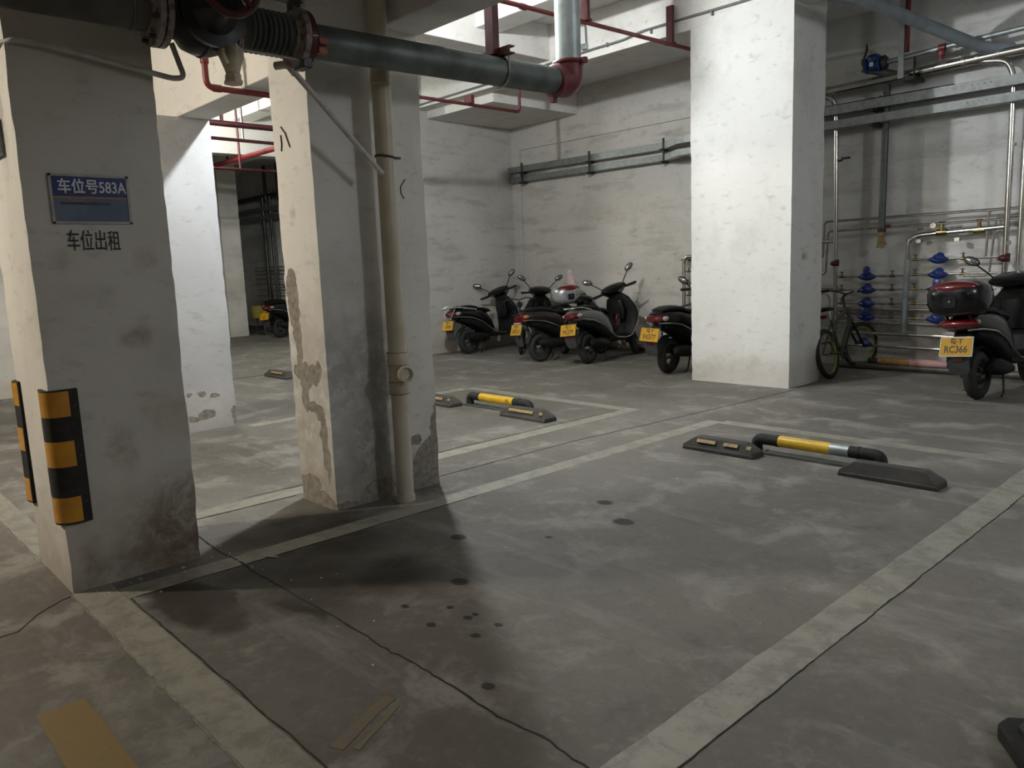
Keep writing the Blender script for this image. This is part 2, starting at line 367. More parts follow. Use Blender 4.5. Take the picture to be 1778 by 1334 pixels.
M_pvc = simple('aged_cream_pvc', (.52, .47, .36), .42, 0, scale=5, col2=(.44, .385, .28))
M_pvcw = simple('pale_pvc_lower', (.56, .53, .45), .42, 0, scale=6, col2=(.48, .44, .36))
M_pvct = simple('white_pvc_tube', (.55, .53, .48), .4, 0, var=.12)
M_pvcg = simple('grey_pvc', (.22, .25, .27), .5, 0, var=.12, scale=7)
M_black = simple('black_cast_iron', (.006, .006, .006), .35, 0, var=.1)
M_brass = simple('brass', (.24, .18, .08), .35, .9, var=.18, scale=30)
M_beige = simple('aged_bronze_paint', (.66, .58, .42), .35, .1, scale=14, col2=(.45, .37, .24))
M_mixg = simple('chipped_grey_flange', (.30, .29, .27), .5, .3, scale=30, col2=(.20, .12, .10), thr=(.45, .62))
M_mdk = simple('dark_steel', (.07, .07, .068), .45, .6, var=.2)
M_rub = simple('black_rubber', (.022, .022, .021), .72, 0, scale=24, col2=(.038, .036, .033), bmp=.25)
M_rubd = simple('dusty_black_rubber', (.040, .038, .034), .8, 0, scale=9, col2=(.070, .066, .058), bmp=.25)
M_refl = simple('amber_reflective_band', (.62, .30, .02), .3, 0, scale=9, col2=(.50, .21, .015), coat=.5)
M_strip = simple('dusty_yellow_strip', (.34, .23, .07), .6, 0, scale=20, col2=(.20, .15, .07))
M_yb = simple('yellow_bar_paint', (.72, .46, .02), .38, 0, scale=14, col2=(.60, .36, .02), coat=.2)
M_blue = simple('blue_sign_face', (.018, .035, .16), .4, 0, var=.1)
M_blue2 = simple('faded_blue_panel', (.085, .115, .19), .4, 0, scale=9, col2=(.13, .16, .24))
M_wht = simple('white_lettering', (.70, .72, .74), .5, 0, var=.05)
M_alu = simple('dull_aluminium_frame', (.40, .39, .36), .5, .3, var=.15)
M_org = simple('orange_sign_rule', (.38, .20, .11), .5, 0, var=.15)
M_ink = simple('black_paint_lettering', (.03, .03, .03), .7, 0, var=.1)
M_mblue = simple('blue_meter_plastic', (.008, .03, .17), .35, 0, var=.25, scale=30, coat=.3)
M_vblue = simple('blue_valve_paint', (.012, .05, .20), .35, 0, var=.2, coat=.3)
M_blk = simple('gloss_black_plastic', (.006, .006, .007), .2, 0, var=.02)
M_blkm = simple('matt_black_plastic', (.008, .008, .0085), .6, 0, var=.05)
M_seat = simple('black_vinyl_seat', (.008, .008, .008), .5, 0, var=.2, bmp=.15)
M_grey = simple('dark_grey_flap', (.045, .047, .050), .6, 0, var=.2)
M_silv = simple('silver_grey_paint', (.17, .18, .18), .3, .5, var=0.02, coat=.5)
M_silb = simple('bright_silver_paint', (.34, .36, .36), .28, .4, var=.02, coat=.5)
M_brn = simple('dark_brown_gloss', (.018, .012, .011), .2, 0, var=.05, coat=.1)
M_chr = simple('chrome', (.65, .65, .64), .14, 1.0, var=.05)
M_eng = simple('dull_engine_alloy', (.030, .031, .031), .5, .5, var=.25)
M_rim = simple('scooter_rim_alloy', (.20, .20, .195), .35, .8, var=.2)
M_lens = simple('red_lamp_lens', (.13, .005, .008), .12, 0, var=.25, scale=60, coat=.8)
M_amb = simple('amber_lamp_lens', (.45, .16, .02), .12, 0, var=.2, scale=60, coat=.8)
M_clr = simple('clear_lamp_lens', (.62, .60, .58), .1, .4, var=.2, scale=60, coat=.8)
for m_ in (M_blkm, M_seat, M_rub): m_.node_tree.nodes['Principled BSDF'].inputs['Specular IOR Level'].default_value = .25
M_plate = simple('yellow_number_plate', (.50, .27, .012), .5, 0, var=.08)
M_plate.node_tree.nodes['Principled BSDF'].inputs['Specular IOR Level'].default_value = .2
M_pfr = simple('white_plate_frame', (.62, .60, .55), .45, 0, var=.1)
M_mir = simple('mirror_glass', (.22, .22, .22), .12, .6, var=0)
M_cloth = simple('dusty_pink_cloth', (.42, .33, .32), .9, 0, scale=25, col2=(.30, .23, .22))
M_green = simple('yellow_green_rim', (.24, .31, .04), .4, 0, var=.15)
M_glove = simple('tan_work_glove', (.40, .29, .15), .9, 0, var=.2)
M_brown = simple('ochre_plastic_wrap', (.32, .19, .05), .5, 0, var=.2)
M_pink = simple('faded_pink_wrap', (.45, .20, .19), .6, 0, scale=40, col2=(.30, .28, .27))
M_chip = simple('white_paint_chips', (.62, .60, .56), .8, 0, var=.1)
M_dish = simple('dish_enamel', (.9, .9, .88), .3, 0, var=0)
M_wcable = simple('grey_conduit', (.16, .165, .165), .5, .2, var=.1)
M_basket = simple('grey_white_panel', (.42, .42, .40), .5, 0, var=.1)

# ------------------------------------------------------------------ structure
def struct(mb, name, mat, label, cat=None, **kw):
    o = mb.build(name, mat, **kw); return tag(o, label, cat, kind='structure')
floor = struct(MB().b2((-24, -7, -.2), (7, 10.1, 0)), 'floor', M_floor, 'worn grey concrete garage floor with stains and cracks', smooth=False)
struct(MB().b2((-24, -7, 4.43), (7, 7.93, 4.7)).b2((-24, 7.93, 4.18), (7, 10.1, 4.7)), 'ceiling', M_ceil, 'white painted concrete ceiling slab above the beams', smooth=False)
wb = MB().b2((-24, 9.78, 0), (7, 10.1, 4.3)).b2((-24, 9.75, 3.38), (7, 9.79, 4.3)).b2((-10.3, 9.75, 0), (-10.09, 9.79, 3.38))
struct(wb, 'wall_back', M_wall, 'stained white back wall behind the scooters and pipes', smooth=False)
struct(MB().b2((-10.62, 7.45, 0), (-10.3, 9.78, 4.3)), 'wall_side', M_wall, 'short grey side wall left of the scooters', smooth=False)
struct(MB().b2((-24.2, -7, 0), (-24, 10.1, 4.7)), 'wall_left', M_wall2, 'far left garage wall beyond the bays', smooth=False)
struct(MB().b2((7, -7, 0), (7.2, 10.1, 4.7)), 'wall_right', M_wall2, 'right garage wall outside the picture', smooth=False)
struct(MB().b2((-24, -7.2, 0), (7, -7, 4.7)), 'wall_front', M_wall2, 'garage wall across the lane', smooth=False)

def grid_box(a, b, step=.05, jit=.0025, chips=(), seed=0):
    """box with subdivided side faces whose corners are slightly uneven, hand-plastered"""
    mb = MB(); ax, ay, az = a; bx, by, bz = b
    nx = max(2, round((bx - ax) / step)); ny = max(2, round((by - ay) / step)); nz = max(2, round((bz - az) / (step * 1.2)))
    loop = [(ax + (bx - ax) * i / nx, ay) for i in range(nx)] + [(bx, ay + (by - ay) * i / ny) for i in range(ny)] + [(bx - (bx - ax) * i / nx, by) for i in range(nx)] + [(ax, by - (by - ay) * i / ny) for i in range(ny)]
    rs = []
    cx, cy = (ax + bx) / 2, (ay + by) / 2
    for k in range(nz + 1):
        z = az + (bz - az) * k / nz; ring = []
        for (x, y) in loop:
            q = noise.noise(Vector((x * 4 + seed, y * 4, z * 2.5))) * jit * 2
            corner = (abs(x - ax) < 1e-6 or abs(x - bx) < 1e-6) and (abs(y - ay) < 1e-6 or abs(y - by) < 1e-6)
            if corner: q -= abs(noise.noise(Vector((x * 9 + seed, y * 9, z * 9)))) * .012 + (max(0, .35 - z) * .03 * abs(noise.noise(Vector((x, y + seed, z * 14)))))
            dx, dy = x - cx, y - cy
            sx = (1 if x >= bx - 1e-6 else (-1 if x <= ax + 1e-6 else 0)); sy = (1 if y >= by - 1e-6 else (-1 if y <= ay + 1e-6 else 0))
            ring.append((x + sx * q, y + sy * q, z))
        rs.append(ring)
    mb.rings(rs); return mb
def pillar(a, b, mat, label, seed=0):
    o = grid_box(a, b, seed=seed).build('pillar', mat, angle=50); return tag(o, label, 'pillar', kind='structure')
P1 = pillar((-4.49, .81, 0), (-3.86, 1.40, 4.43), M_p1, 'nearest plastered pillar with a blue sign and striped corner guards', 1)
P3 = pillar((-4.43, 2.26, 0), (-4.0, 3.03, 2.8), M_p3, 'pillar with peeling plaster behind the cream drain pipe', 2)
P2 = pillar((-7.75, 2.25, 0), (-7.15, 3.05, 2.8), M_p2, 'bright white pillar seen between the signed and the peeling pillar', 3)
P4 = pillar((-5.19, 7.68, 0), (-3.98, 8.38, 4.18), M_p4, 'broad bright white pillar in front of the bicycle', 4)
P5 = pillar((-18.4, 7.6, 0), (-17.75, 8.05, 4.18), M_p5, 'distant pale pillar beside the far scooter', 5)
P6 = pillar((-12.1, 1.0, 0), (-11.35, 2.3, 4.43), M_p5, 'distant pillar at the left edge of the picture', 6)
def beam(a, b, label): return struct(MB().b2(a, b), 'beam', M_plain, label, 'beam', bevel=.008)
beam((-24, 2.76, 2.80), (7, 3.05, 4.43), 'deep white beam running over the white and peeling pillars')
beam((-4.45, -7, 2.72), (-3.93, 2.76, 4.43), 'deep beam above the signed and the peeling pillar')
beam((-7.6, 3.05, 4.0), (-7.32, 7.68, 4.43), 'shallow white ceiling beam crossing the scooter bay')
beam((-24, 6.42, 4.19), (-7.6, 6.79, 4.43), 'secondary ceiling beam in the far bay')
beam((-7.32, 6.42, 4.19), (7, 6.79, 4.43), 'secondary ceiling beam above the red sprinkler pipe')
beam((-24, 7.68, 3.88), (7, 7.93, 4.43), 'long white beam carrying the grey conduit in front of the back wall')
beam((-10.3, 7.93, 3.76), (-8.72, 9.75, 4.18), 'low drop panel above the leftmost scooter')
beam((-4.9, 7.93, 3.8), (-4.62, 9.75, 4.18), 'short beam from the broad pillar to the back wall')
beam((-14.4, 3.05, 3.6), (-14.1, 7.68, 4.43), 'ceiling beam crossing the far bay')

# ------------------------------------------------------------------ floor lines, joints, stains with a shape
def strip(x0, y0, x1, y1, w, name, mat, label, z=.0015, jit=.006, seed=0, step=.06, parent=None, cat='marking', taper=0):
    a = Vector((x0, y0)); b = Vector((x1, y1)); L = (b - a).length; d = (b - a) / L; nrm = Vector((-d.y, d.x)); n = max(3, int(L / step)); mb = MB()
    rs = []
    for i in range(n + 1):
        p = a + d * (L * i / n)
        q = noise.noise(Vector((p.x * 7 + seed, p.y * 7, 0))) * jit; q2 = noise.noise(Vector((p.x * 7 + seed, p.y * 7, 9))) * jit
        u = p + nrm * (w / 2 + q); v = p - nrm * (w / 2 + q2)
        rs.append([(v.x, v.y, -.002), (u.x, u.y, -.002), (u.x, u.y, z), (v.x, v.y, z)])
    mb.rings(rs); o = mb.build(name, mat, parent, smooth=False)
    if parent is None: tag(o, label, cat)
    return o
def line(x0, y0, x1, y1, w, label, mat=None, **k): return strip(x0, y0, x1, y1, w, 'parking_line', mat or M_line, label, **k)
line(-3.675, .97, -3.675, 5.80, .145, 'worn white bay line running back from beside the signed pillar', seed=1)
line(-1.25, .97, -1.25, 6.6, .155, 'wide worn white bay line on the right of the empty bay', seed=2)
line(-4.595, 1.42, -4.595, 5.86, .15, 'white bay line running back from beside the peeling pillar', seed=3)
line(-3.60, 5.80, 7, 5.80, .14, 'white line closing the empty bay behind its wheel stops', seed=4)
line(-6.98, 5.79, -4.67, 5.79, .14, 'white line closing the bay behind the peeling pillar', seed=5)
line(-6.98, 3.1, -6.98, 5.72, .14, 'white bay line beyond the yellow bar of the farther bay', seed=6)
line(-3.86, .885, -.4, .885, .16, 'worn white line along the lane in front of the signed pillar', seed=7)
line(-8.5, .875, -4.49, .875, .13, 'worn white line along the lane left of the signed pillar', seed=8)
line(-10.2, 7.72, -5.5, 8.03, .05, 'thin faded line under the rear wheels of the scooters', M_line2, seed=9)
line(-3.7, 7.93, -1.7, 7.80, .06, 'thin faded line behind the black scooter with the top box', M_line2, seed=10)
strip(-2.83, .515, -1.7, .515, .15, 'yellow_marking', M_yel, 'worn ochre painted bar on the floor at the bottom left', seed=12)
strip(-1.95, 1.04, -2.07, 1.31, .045, 'faded_marking', M_tan, 'faint tan paint smear in the middle of the near floor', seed=13, jit=.02)
strip(-1.90, 1.08, -2.01, 1.30, .018, 'faded_marking', M_tan, 'thinner tan paint smear right beside the wider one', seed=14, jit=.01)
def crack(pts, w=.008, mat=None, seed=0, amp=.018):
    P = [Vector((*p, 0)) for p in pts]; Q = []
    for a, b in zip(P[:-1], P[1:]):
        n = max(2, int((b - a).length / .035))
        for i in range(n): Q.append(a.lerp(b, i / n))
    Q.append(P[-1]); mb = MB(); rs = []
    for i, p in enumerate(Q):
        t = (Q[min(i + 1, len(Q) - 1)] - Q[max(i - 1, 0)]).normalized(); nn = Vector((-t.y, t.x, 0))
        o = nn * noise.noise(p * 5 + Vector((seed, 0, 0))) * amp + nn * noise.noise(p * 30 + Vector((seed, 3, 0))) * amp * .45
        ww = w * (.55 + .9 * abs(noise.noise(p * 12 + Vector((seed, 9, 0))) * 1.6))
        rs.append([tuple(p + o - nn * ww / 2 + Vector((0, 0, -.001))), tuple(p + o + nn * ww / 2 + Vector((0, 0, -.001))), tuple(p + o + nn * ww / 2 + Vector((0, 0, .0022))), tuple(p + o - nn * ww / 2 + Vector((0, 0, .0022)))])
    mb.rings(rs); return mb.build('crack', mat or M_crack, floor_parent, smooth=False)
floor_parent = None
def fcrack(*a, **k):
    o = crack(*a, **k); w = o.location.copy(); o.parent = floor; o.matrix_parent_inverse = Matrix.Translation(-floor.location); return o
fcrack([(-4.25, 1.52), (-3.8, 1.50), (-2.6, 1.50), (-.6, 1.49)], .009, seed=1)
fcrack([(-4.14, 3.1), (-4.13, 4.5), (-4.02, 5.8), (-3.9, 7.65)], .007, seed=2, amp=.01)
fcrack([(-3.60, .975), (-.6, .975)], .006, seed=3, amp=.008)  # dark line along the paint edge, stands in for its small shadow
fcrack([(-3.84, .80), (-.8, .80)], .006, M_crack2, seed=4, amp=.008)
fcrack([(-3.60, 1.0), (-3.595, 3.0)], .006, seed=5, amp=.006)
fcrack([(-1.17, 1.2), (-1.17, 6.0)], .005, seed=6, amp=.008)  # small shadow of the bay line's right edge, drawn as a dark line
fcrack([(-3.60, .42), (-3.60, .54), (-3.73, .63), (-3.83, .79)], .006, seed=7)
fcrack([(-10.4, 3.4), (-10.43, 4.49), (-10.51, 6.8)], .02, seed=8, amp=.01)
fcrack([(-6.8, .80), (-4.5, .80)], .006, M_crack2, seed=9)
fcrack([(-4.7, 2.0), (-4.70, 4.5), (-4.68, 5.8)], .005, seed=10)
fcrack([(-4.51, 1.42), (-4.50, 2.26)], .006, seed=11, amp=.006)
mb = MB()
for i in range(70):
    if i < 34: x, y = -3.84 + abs(rnd.gauss(0, .12)), rnd.uniform(.85, 1.6)
    elif i < 50: x, y = rnd.uniform(-4.2, -2.2), 1.5 + rnd.gauss(0, .05)
    else: x, y = rnd.uniform(-4.0, -.6), rnd.uniform(.4, 5)
    s_ = rnd.uniform(.002, .006); mb.box((x, y, s_ * .4), (s_ * 1.6, s_, s_ * .8), Matrix.Rotation(rnd.uniform(0, 3), 3, 'Z'))
tag(mb.build('paint_chips', M_chip, smooth=False), 'tiny flakes of fallen plaster scattered on the floor', 'debris', kind='stuff')
tag(MB().cyl((-3.62, 1.62, .005), (-3.56, 1.66, .005), .004, n=8).build('cigarette_end', M_chip), 'white cigarette end lying on the dark floor stain', 'litter')

# ------------------------------------------------------------------ sign, lettering, corner guards on the signed pillar
t = thing('parking_sign', 'blue and white parking number sign in an aluminium frame on the nearest pillar', 'sign', (-3.86, 1.075, 1.65), world=True)
fx = -3.856
MB().b2((fx - .006, .912, 1.655), (fx + .004, 1.238, 1.665)).b2((fx - .006, .912, 1.857), (fx + .004, 1.238, 1.868)).b2((fx - .006, .912, 1.655), (fx + .004, .924, 1.868)).b2((fx - .006, 1.226, 1.655), (fx + .004, 1.238, 1.868)).build('frame', M_alu, t, bevel=.001)
up = MB().b2((fx - .005, .924, 1.772), (fx + .001, 1.226, 1.857)).build('number_panel', M_blue, t)
lo = MB().b2((fx - .005, .924, 1.665), (fx + .001, 1.226, 1.765)).build('lower_panel', M_blue2, t)
MB().b2((fx - .004, .924, 1.764), (fx + .003, 1.226, 1.773)).build('orange_rule', M_org, t)
MB().b2((fx, .952, 1.737), (fx + .002, 1.152, 1.748)).build('slot', M_mdk, t)
text('lettering', '车位号', .066, frame((fx + .0015, 1.028, 1.812), (0, 1, 0), (0, 0, 1), (1, 0, 0)), M_wht, t, bold=.0011, sx=.84)
text('lettering', '583A', .068, frame((fx + .0015, 1.1675, 1.812), (0, 1, 0), (0, 0, 1), (1, 0, 0)), M_wht, t, bold=.0010, sx=.77)
for i, (y, z) in enumerate([(.95, 1.872), (1.09, 1.870), (.96, 1.859), (1.17, 1.859)]): pass
tag(text('painted_notice', '车位出租', .096, frame((-3.8565, 1.068, 1.575), (0, 1, -.02), (0, 0, 1), (1, 0, 0)), M_ink, None, bold=.0000, sx=.58), 'black brushed lettering on the pillar below the blue sign', 'lettering')

def guard(cx, cy, side, label):
    """rubber corner guard on the -Y edge of the pillar; side=+1 wraps onto the +X face, -1 onto the -X face"""
    t = thing('corner_guard', label, 'corner guard', (cx, cy, .33), world=True, group='striped corner guards')
    s = side
    prof = [(-.11, .004), (-.11, -.010)]
    for k in range(9):
        a = R(-90 + 90 * k / 8); prof.append((-.045 + .068 * math.cos(a) + .0, .045 + .068 * math.sin(a)))
    prof = [(-.115, .002), (-.115, -.014), (-.06, -.022)] + [(-.045 + .069 * math.cos(R(-90 + 11.25 * k)), .045 + .069 * math.sin(R(-90 + 11.25 * k))) for k in range(9)] + [(.022, .075), (.014, .115), (-.002, .115), (-.002, .002)]
    P = [(cx + s * a, cy + b) for a, b in prof]
    MB().prism(P, 2, .325, .935).build('rubber_body', M_rub, t, bevel=.002)
    bp = [(-.105, -.016), (-.06, -.0245)] + [(-.045 + .0715 * math.cos(R(-90 + 11.25 * k)), .045 + .0715 * math.sin(R(-90 + 11.25 * k))) for k in range(9)] + [(.0245, .075), (.0245 - .006, .075), (-.0, .045), (-.045, -.0), (-.105, -.010)]
    Q = [(cx + s * a, cy + b) for a, b in bp]
    for z0, z1 in ((.335, .45), (.59, .705), (.815, .928)):
        MB().prism(Q, 2, z0, z1).build('reflective_band', M_refl, t, smooth=True)
    for z in (.42, .63, .86): MB().ell((cx + s * .0145, cy + .096, z), (.004, .005, .005), 8, 4).build('screw', M_std, t)
guard(-3.86, .81, 1, 'black and amber corner guard on the right edge of the signed pillar')
guard(-4.49, .81, -1, 'black and amber corner guard on the left edge of the signed pillar')
t = thing('wall_bracket', 'small grey metal box at the left edge high on the signed pillar', 'bracket', (-4.1, .80, 1.98), world=True)
MB().b2((-4.2, .775, 1.965), (-4.075, .812, 2.12)).build('plate', M_galv, t, bevel=.004)
MB().tube([(-4.10, .765, 2.0), (-4.10, .765, 2.05), (-4.13, .765, 2.08)], .006, 8, .02).build('hook', M_mdk, t)

# ------------------------------------------------------------------ big fire main across the top
XP, ZP = -3.6, 2.53
def bolts(mb, c, axis, rad, n, r=.011, L=.05, ph=0.0):
    c = Vector(c); t = Vector(axis).normalized(); u = Vector((1, 0, 0)) if abs(t.x) < .9 else Vector((0, 1, 0)); w = t.cross(u)
    for k in range(n):
        a = 2 * math.pi * (k + ph) / n; p = c + (u * math.cos(a) + w * math.sin(a)) * rad
        mb.cyl(p - t * L / 2, p + t * L / 2, r, n=6)
    return mb
t = thing('fire_main_pipe', 'thick brown-black water pipe entering at the top left corner', 'pipe', (XP, .3, ZP), world=True)
MB().tube([(XP, -2.5, ZP - .01), (XP, 1.30, ZP)], .0825, 28).build('pipe_run', M_rustg, t)
MB().torus((XP, 1.235, ZP), (0, 1, 0), .083, .006, 28, 6).build('weld_bead', M_galvd, t)
f1 = MB().lathe((XP, 1.325, ZP), (0, 1, 0), [(.085, -.03), (.10, -.028), (.10, -.012), (.142, -.010), (.142, .014), (.10, .014)], 32).build('flange', M_mixg, t)
for k in range(8):
    a = 2 * math.pi * (k + .5) / 8; bx_, bz_ = XP + math.cos(a) * .12, ZP + math.sin(a) * .12
    MB().cyl((bx_, 1.292, bz_), (bx_, 1.378, bz_), .011, n=6).build('bolt', M_mdk, f1)
t = thing('gate_valve', 'black gate valve with a dark red handwheel on the thick ceiling pipe', 'valve', (XP, 1.5, 2.37), world=True)
MB().lathe((XP, 1.36, ZP), (0, 1, 0), [(.10, -.015), (.142, -.013), (.142, .012), (.10, .014), (.085, .03)], 32).build('end_flange', M_mixg, t)
MB().lathe((XP, 1.70, ZP), (0, 1, 0), [(.085, -.05), (.10, -.035), (.128, -.032), (.128, -.012), (.10, -.01)], 32).build('end_flange', M_mixg, t)
bd = MB().lathe((XP, 1.53, ZP), (0, 1, 0), [(.09, -.14), (.10, -.10), (.135, -.07), (.150, -.02), (.152, .03), (.135, .08), (.10, .11), (.09, .13)], 28).lathe((XP, 1.53, ZP), (1, 0, 0), [(.12, 0), (.12, .13), (.145, .135), (.145, .165), (.10, .17), (.055, .24), (.045, .30)], 28)
bd.build('valve_body', M_black, t)
MB().torus((XP, 1.53, ZP), (0, 1, 0), .150, .008, 32, 6).build('body_ring', M_mdk, t)
hw = MB().torus((-3.23, 1.52, ZP + .055), (1, 0, -.15), .118, .0165, 36, 10)
for k in range(4):
    a = R(45 + 90 * k); hw.tube([(-3.235, 1.52, ZP + .055), (-3.225, 1.52 + math.cos(a) * .06, ZP + .055 + math.sin(a) * .06), (-3.23, 1.52 + .112 * math.cos(a), ZP + .055 + .112 * math.sin(a))], .011, 8)
hw.cyl((-3.25, 1.52, ZP + .055), (-3.20, 1.52, ZP + .055), .024, n=16)
h_ = hw.build('handwheel', M_redd, t)
MB().cyl((-3.33, 1.525, ZP + .02), (-3.17, 1.52, ZP + .058), .012, n=10).build('stem', M_galv, h_)
t = thing('drain_strainer', 'stubby cream coloured drain strainer hanging under the black valve', 'strainer', (XP + .05, 1.65, 2.28), world=True)
MB().lathe((XP + .02, 1.655, 2.45), (.05, -.02, -1), [(.055, -.04), (.060, .0), (.056, .03), (.052, .07), (.036, .115), (.030, .135)], 24).build('body', M_beige, t)
MB().lathe((XP + .026, 1.652, 2.316), (.05, -.02, -1), [(.030, 0), (.038, .008), (.038, .030), (.044, .034), (.044, .046), (.02, .05)], 6).build('drain_plug', M_beige, t)
MB().tube([(XP + .05, 1.60, 2.43), (XP + .065, 1.585, 2.39), (XP + .06, 1.61, 2.345)], .017, 10, .02).build('side_arm', M_beige, t)
MB().box((XP + .03, 1.575, 2.43), (.06, .04, .045)).cyl((XP + .03, 1.575, 2.45), (XP + .03, 1.545, 2.45), .014, n=6).cyl((XP + .06, 1.575, 2.425), (XP + .06, 1.54, 2.425), .012, n=6).build('clamp', M_mdk, t, bevel=.004)
t = thing('bellows_joint', 'ribbed grey bellows expansion joint between the black valve and the red coupling', 'pipe joint', (XP, 1.82, 2.42), world=True)
pr = []
for k in range(8):
    y = 1.735 + k * .026
    for q in range(6): pr.append((.083 + .020 * abs(math.sin(math.pi * q / 6)), y + .026 * q / 6 - 1.7))
pr.append((.083, 1.943 - 1.7))
MB().lathe((XP, 1.7, ZP), (0, 1, 0), [(.078, .0)] + pr + [(.085, .25), (.078, .29)], 30).build('bellows', M_galvd, t, angle=60)
fl = MB().lathe((XP, 2.0, ZP), (0, 1, 0), [(.085, -.045), (.104, -.043), (.104, -.02), (.138, -.018), (.138, .012), (.10, .012)], 32).build('flange', M_mixg, t)
for c_, d_ in (((XP, 2.0, ZP + .155), (.05, .05, .06)), ((XP + .03, 2.01, ZP - .125), (.10, .05, .05)), ((XP, 1.70, ZP + .13), (.04, .05, .05))): MB().box(c_, d_).build('rod_lug', M_mdk, t, bevel=.006)
MB().tube([(XP + .05, 1.62, ZP - .105), (XP + .05, 2.06, ZP - .112)], .0075, 8).build('tie_rod', M_std, t)
MB().tube([(XP, 1.62, ZP + .165), (XP, 2.06, ZP + .160)], .0075, 8).cyl((XP - .02, 2.02, ZP + .16), (XP + .06, 2.02, ZP + .16), .010, n=8).build('tie_rod', M_std, t)
t = thing('galvanised_main', 'long grey galvanised pipe crossing in front of the peeling pillar', 'pipe', (XP, 3.0, 2.45), world=True)
MB().tube([(XP, 2.02, ZP - .002), (XP, 3.83, ZP + .03)], .0825, 32).build('pipe_run', M_galvd, t)
MB().lathe((XP, 2.045, ZP), (0, 1, 0), [(.085, -.03), (.132, -.028), (.132, .0), (.10, .004), (.092, .035)], 30).build('flange', M_redd, t)
MB().box((XP + .092, 2.09, ZP - .02), (.03, .05, .032)).box((XP + .082, 2.09, ZP - .062), (.03, .05, .034)).build('bolt', M_orange, t, bevel=.005)
MB().torus((XP, 3.335, ZP + .018), (0, 1, .0), .088, .0055, 30, 6).cyl((XP + .088, 3.335, ZP + .02), (XP + .088, 3.335, ZP + .15), .0055, n=8).cyl((XP - .088, 3.335, ZP + .02), (XP - .088, 3.335, ZP + .15), .0055, n=8).build('u_bolt', M_std, t)
el = MB().tube([(XP, 3.80, ZP + .03), (XP, 3.95, ZP + .03), (XP, 3.95, ZP + .17)], .095, 24, .12)
el.torus((XP, 3.815, ZP + .03), (0, 1, 0), .092, .016, 28, 8).torus((XP, 3.95, ZP + .155), (0, 0, 1), .092, .016, 28, 8)
el.box((XP + .105, 3.97, ZP + .155), (.06, .03, .035)).box((XP - .02, 3.82, ZP - .075), (.03, .035, .05))
el.build('elbow', M_redl, t)
MB().tube([(XP, 3.95, ZP + .15), (XP, 3.95, 4.425)], .0825, 32).build('riser', M_galv, t)
t = thing('pipe_hanger', 'dark red steel channel hanger holding the galvanised pipe', 'hanger', (XP, 3.3, 2.62), world=True)
MB().b2((XP - .035, 3.262, 2.64), (XP + .035, 3.27, 4.43)).b2((XP - .035, 3.27, 2.64), (XP - .028, 3.31, 4.43)).b2((XP + .028, 3.27, 2.64), (XP + .035, 3.31, 4.43)).build('channel', M_redd, t)
MB().b2((XP - .13, 3.30, 2.63), (XP + .13, 3.345, 2.638)).b2((XP - .13, 3.30, 2.638), (XP + .13, 3.306, 2.675)).b2((XP - .1, 3.306, 2.668), (XP + .13, 3.345, 2.675)).build('cross_bar', M_redd, t)

# thin white conduit on pillar 1
tag(MB().tube([(-4.3, .79, 2.37), (-3.95, .785, 2.385), (-3.83, .85, 2.395), (-3.82, .98, 2.385), (-3.80, 1.47, 2.313), (-3.80, 1.52, 2.325), (-3.80, 1.475, 2.47)], .0125, 12, .035).build('conduit', M_pvct), 'thin off-white conduit bending up over the top of the signed pillar', 'conduit')
# drain pipe
t = thing('drain_pipe', 'thick cream plastic drain pipe standing against the peeling pillar', 'pipe', (-3.90, 2.66, 0), world=True)
px, py = -3.868, 2.662
MB().cyl((px, py, .02), (px, py, .70), .052, n=28).build('lower_pipe', M_pvcw, t)
MB().cyl((px, py, 0), (px, py, .035), .058, n=28).build('foot_collar', M_pvcw, t)
MB().cyl((px, py, .88), (px, py, 2.06), .053, n=28).cyl((px, py, 2.06), (px, py, 4.43), .055, n=28).build('upper_pipe', M_pvc, t)
MB().lathe((px, py, .66), (0, 0, 1), [(.055, 0), (.062, .01), (.062, .07), (.058, .08), (.058, .17), (.062, .18), (.062, .25), (.055, .26)], 28).build('tee_fitting', M_pvc, t)
br_ = MB().lathe((px, py, .785), (.95, -.1, .05), [(.040, .03), (.040, .075), (.050, .08), (.050, .10), (.040, .102), (.030, .085), (.01, .083)], 24).build('access_plug', M_pvc, t)
MB().lathe((px, py, 2.44), (0, 0, 1), [(.055, 0), (.060, .006), (.060, .05), (.058, .055)], 28).build('socket_collar', M_pvc, t)
for z in (.668, .74, .84, .915): MB().torus((px, py, z), (0, 0, 1), .061, .0025, 28, 6).build('grime_ring', M_brown, t)
MB().torus((px, py, 2.045), (.04, .1, 1), .058, .006, 28, 6).box((px + .03, py + .065, 2.04), (.02, .03, .014)).build('clamp', M_mdk, t)
t = thing('overflow_tube', 'thin white plastic tube sloping down into the cream drain pipe', 'pipe', (-3.75, 2.3, 1.93), world=True)
MB().tube([(-3.74, 2.035, 2.425), (-3.82, 2.60, 1.945)], .0155, 14).build('tube', M_pvct, t)
MB().tube([(-3.80, 1.985, 2.44), (-3.735, 2.02, 2.44), (-3.742, 2.06, 2.40)], .020, 14, .02).build('elbow', M_pvct, t)

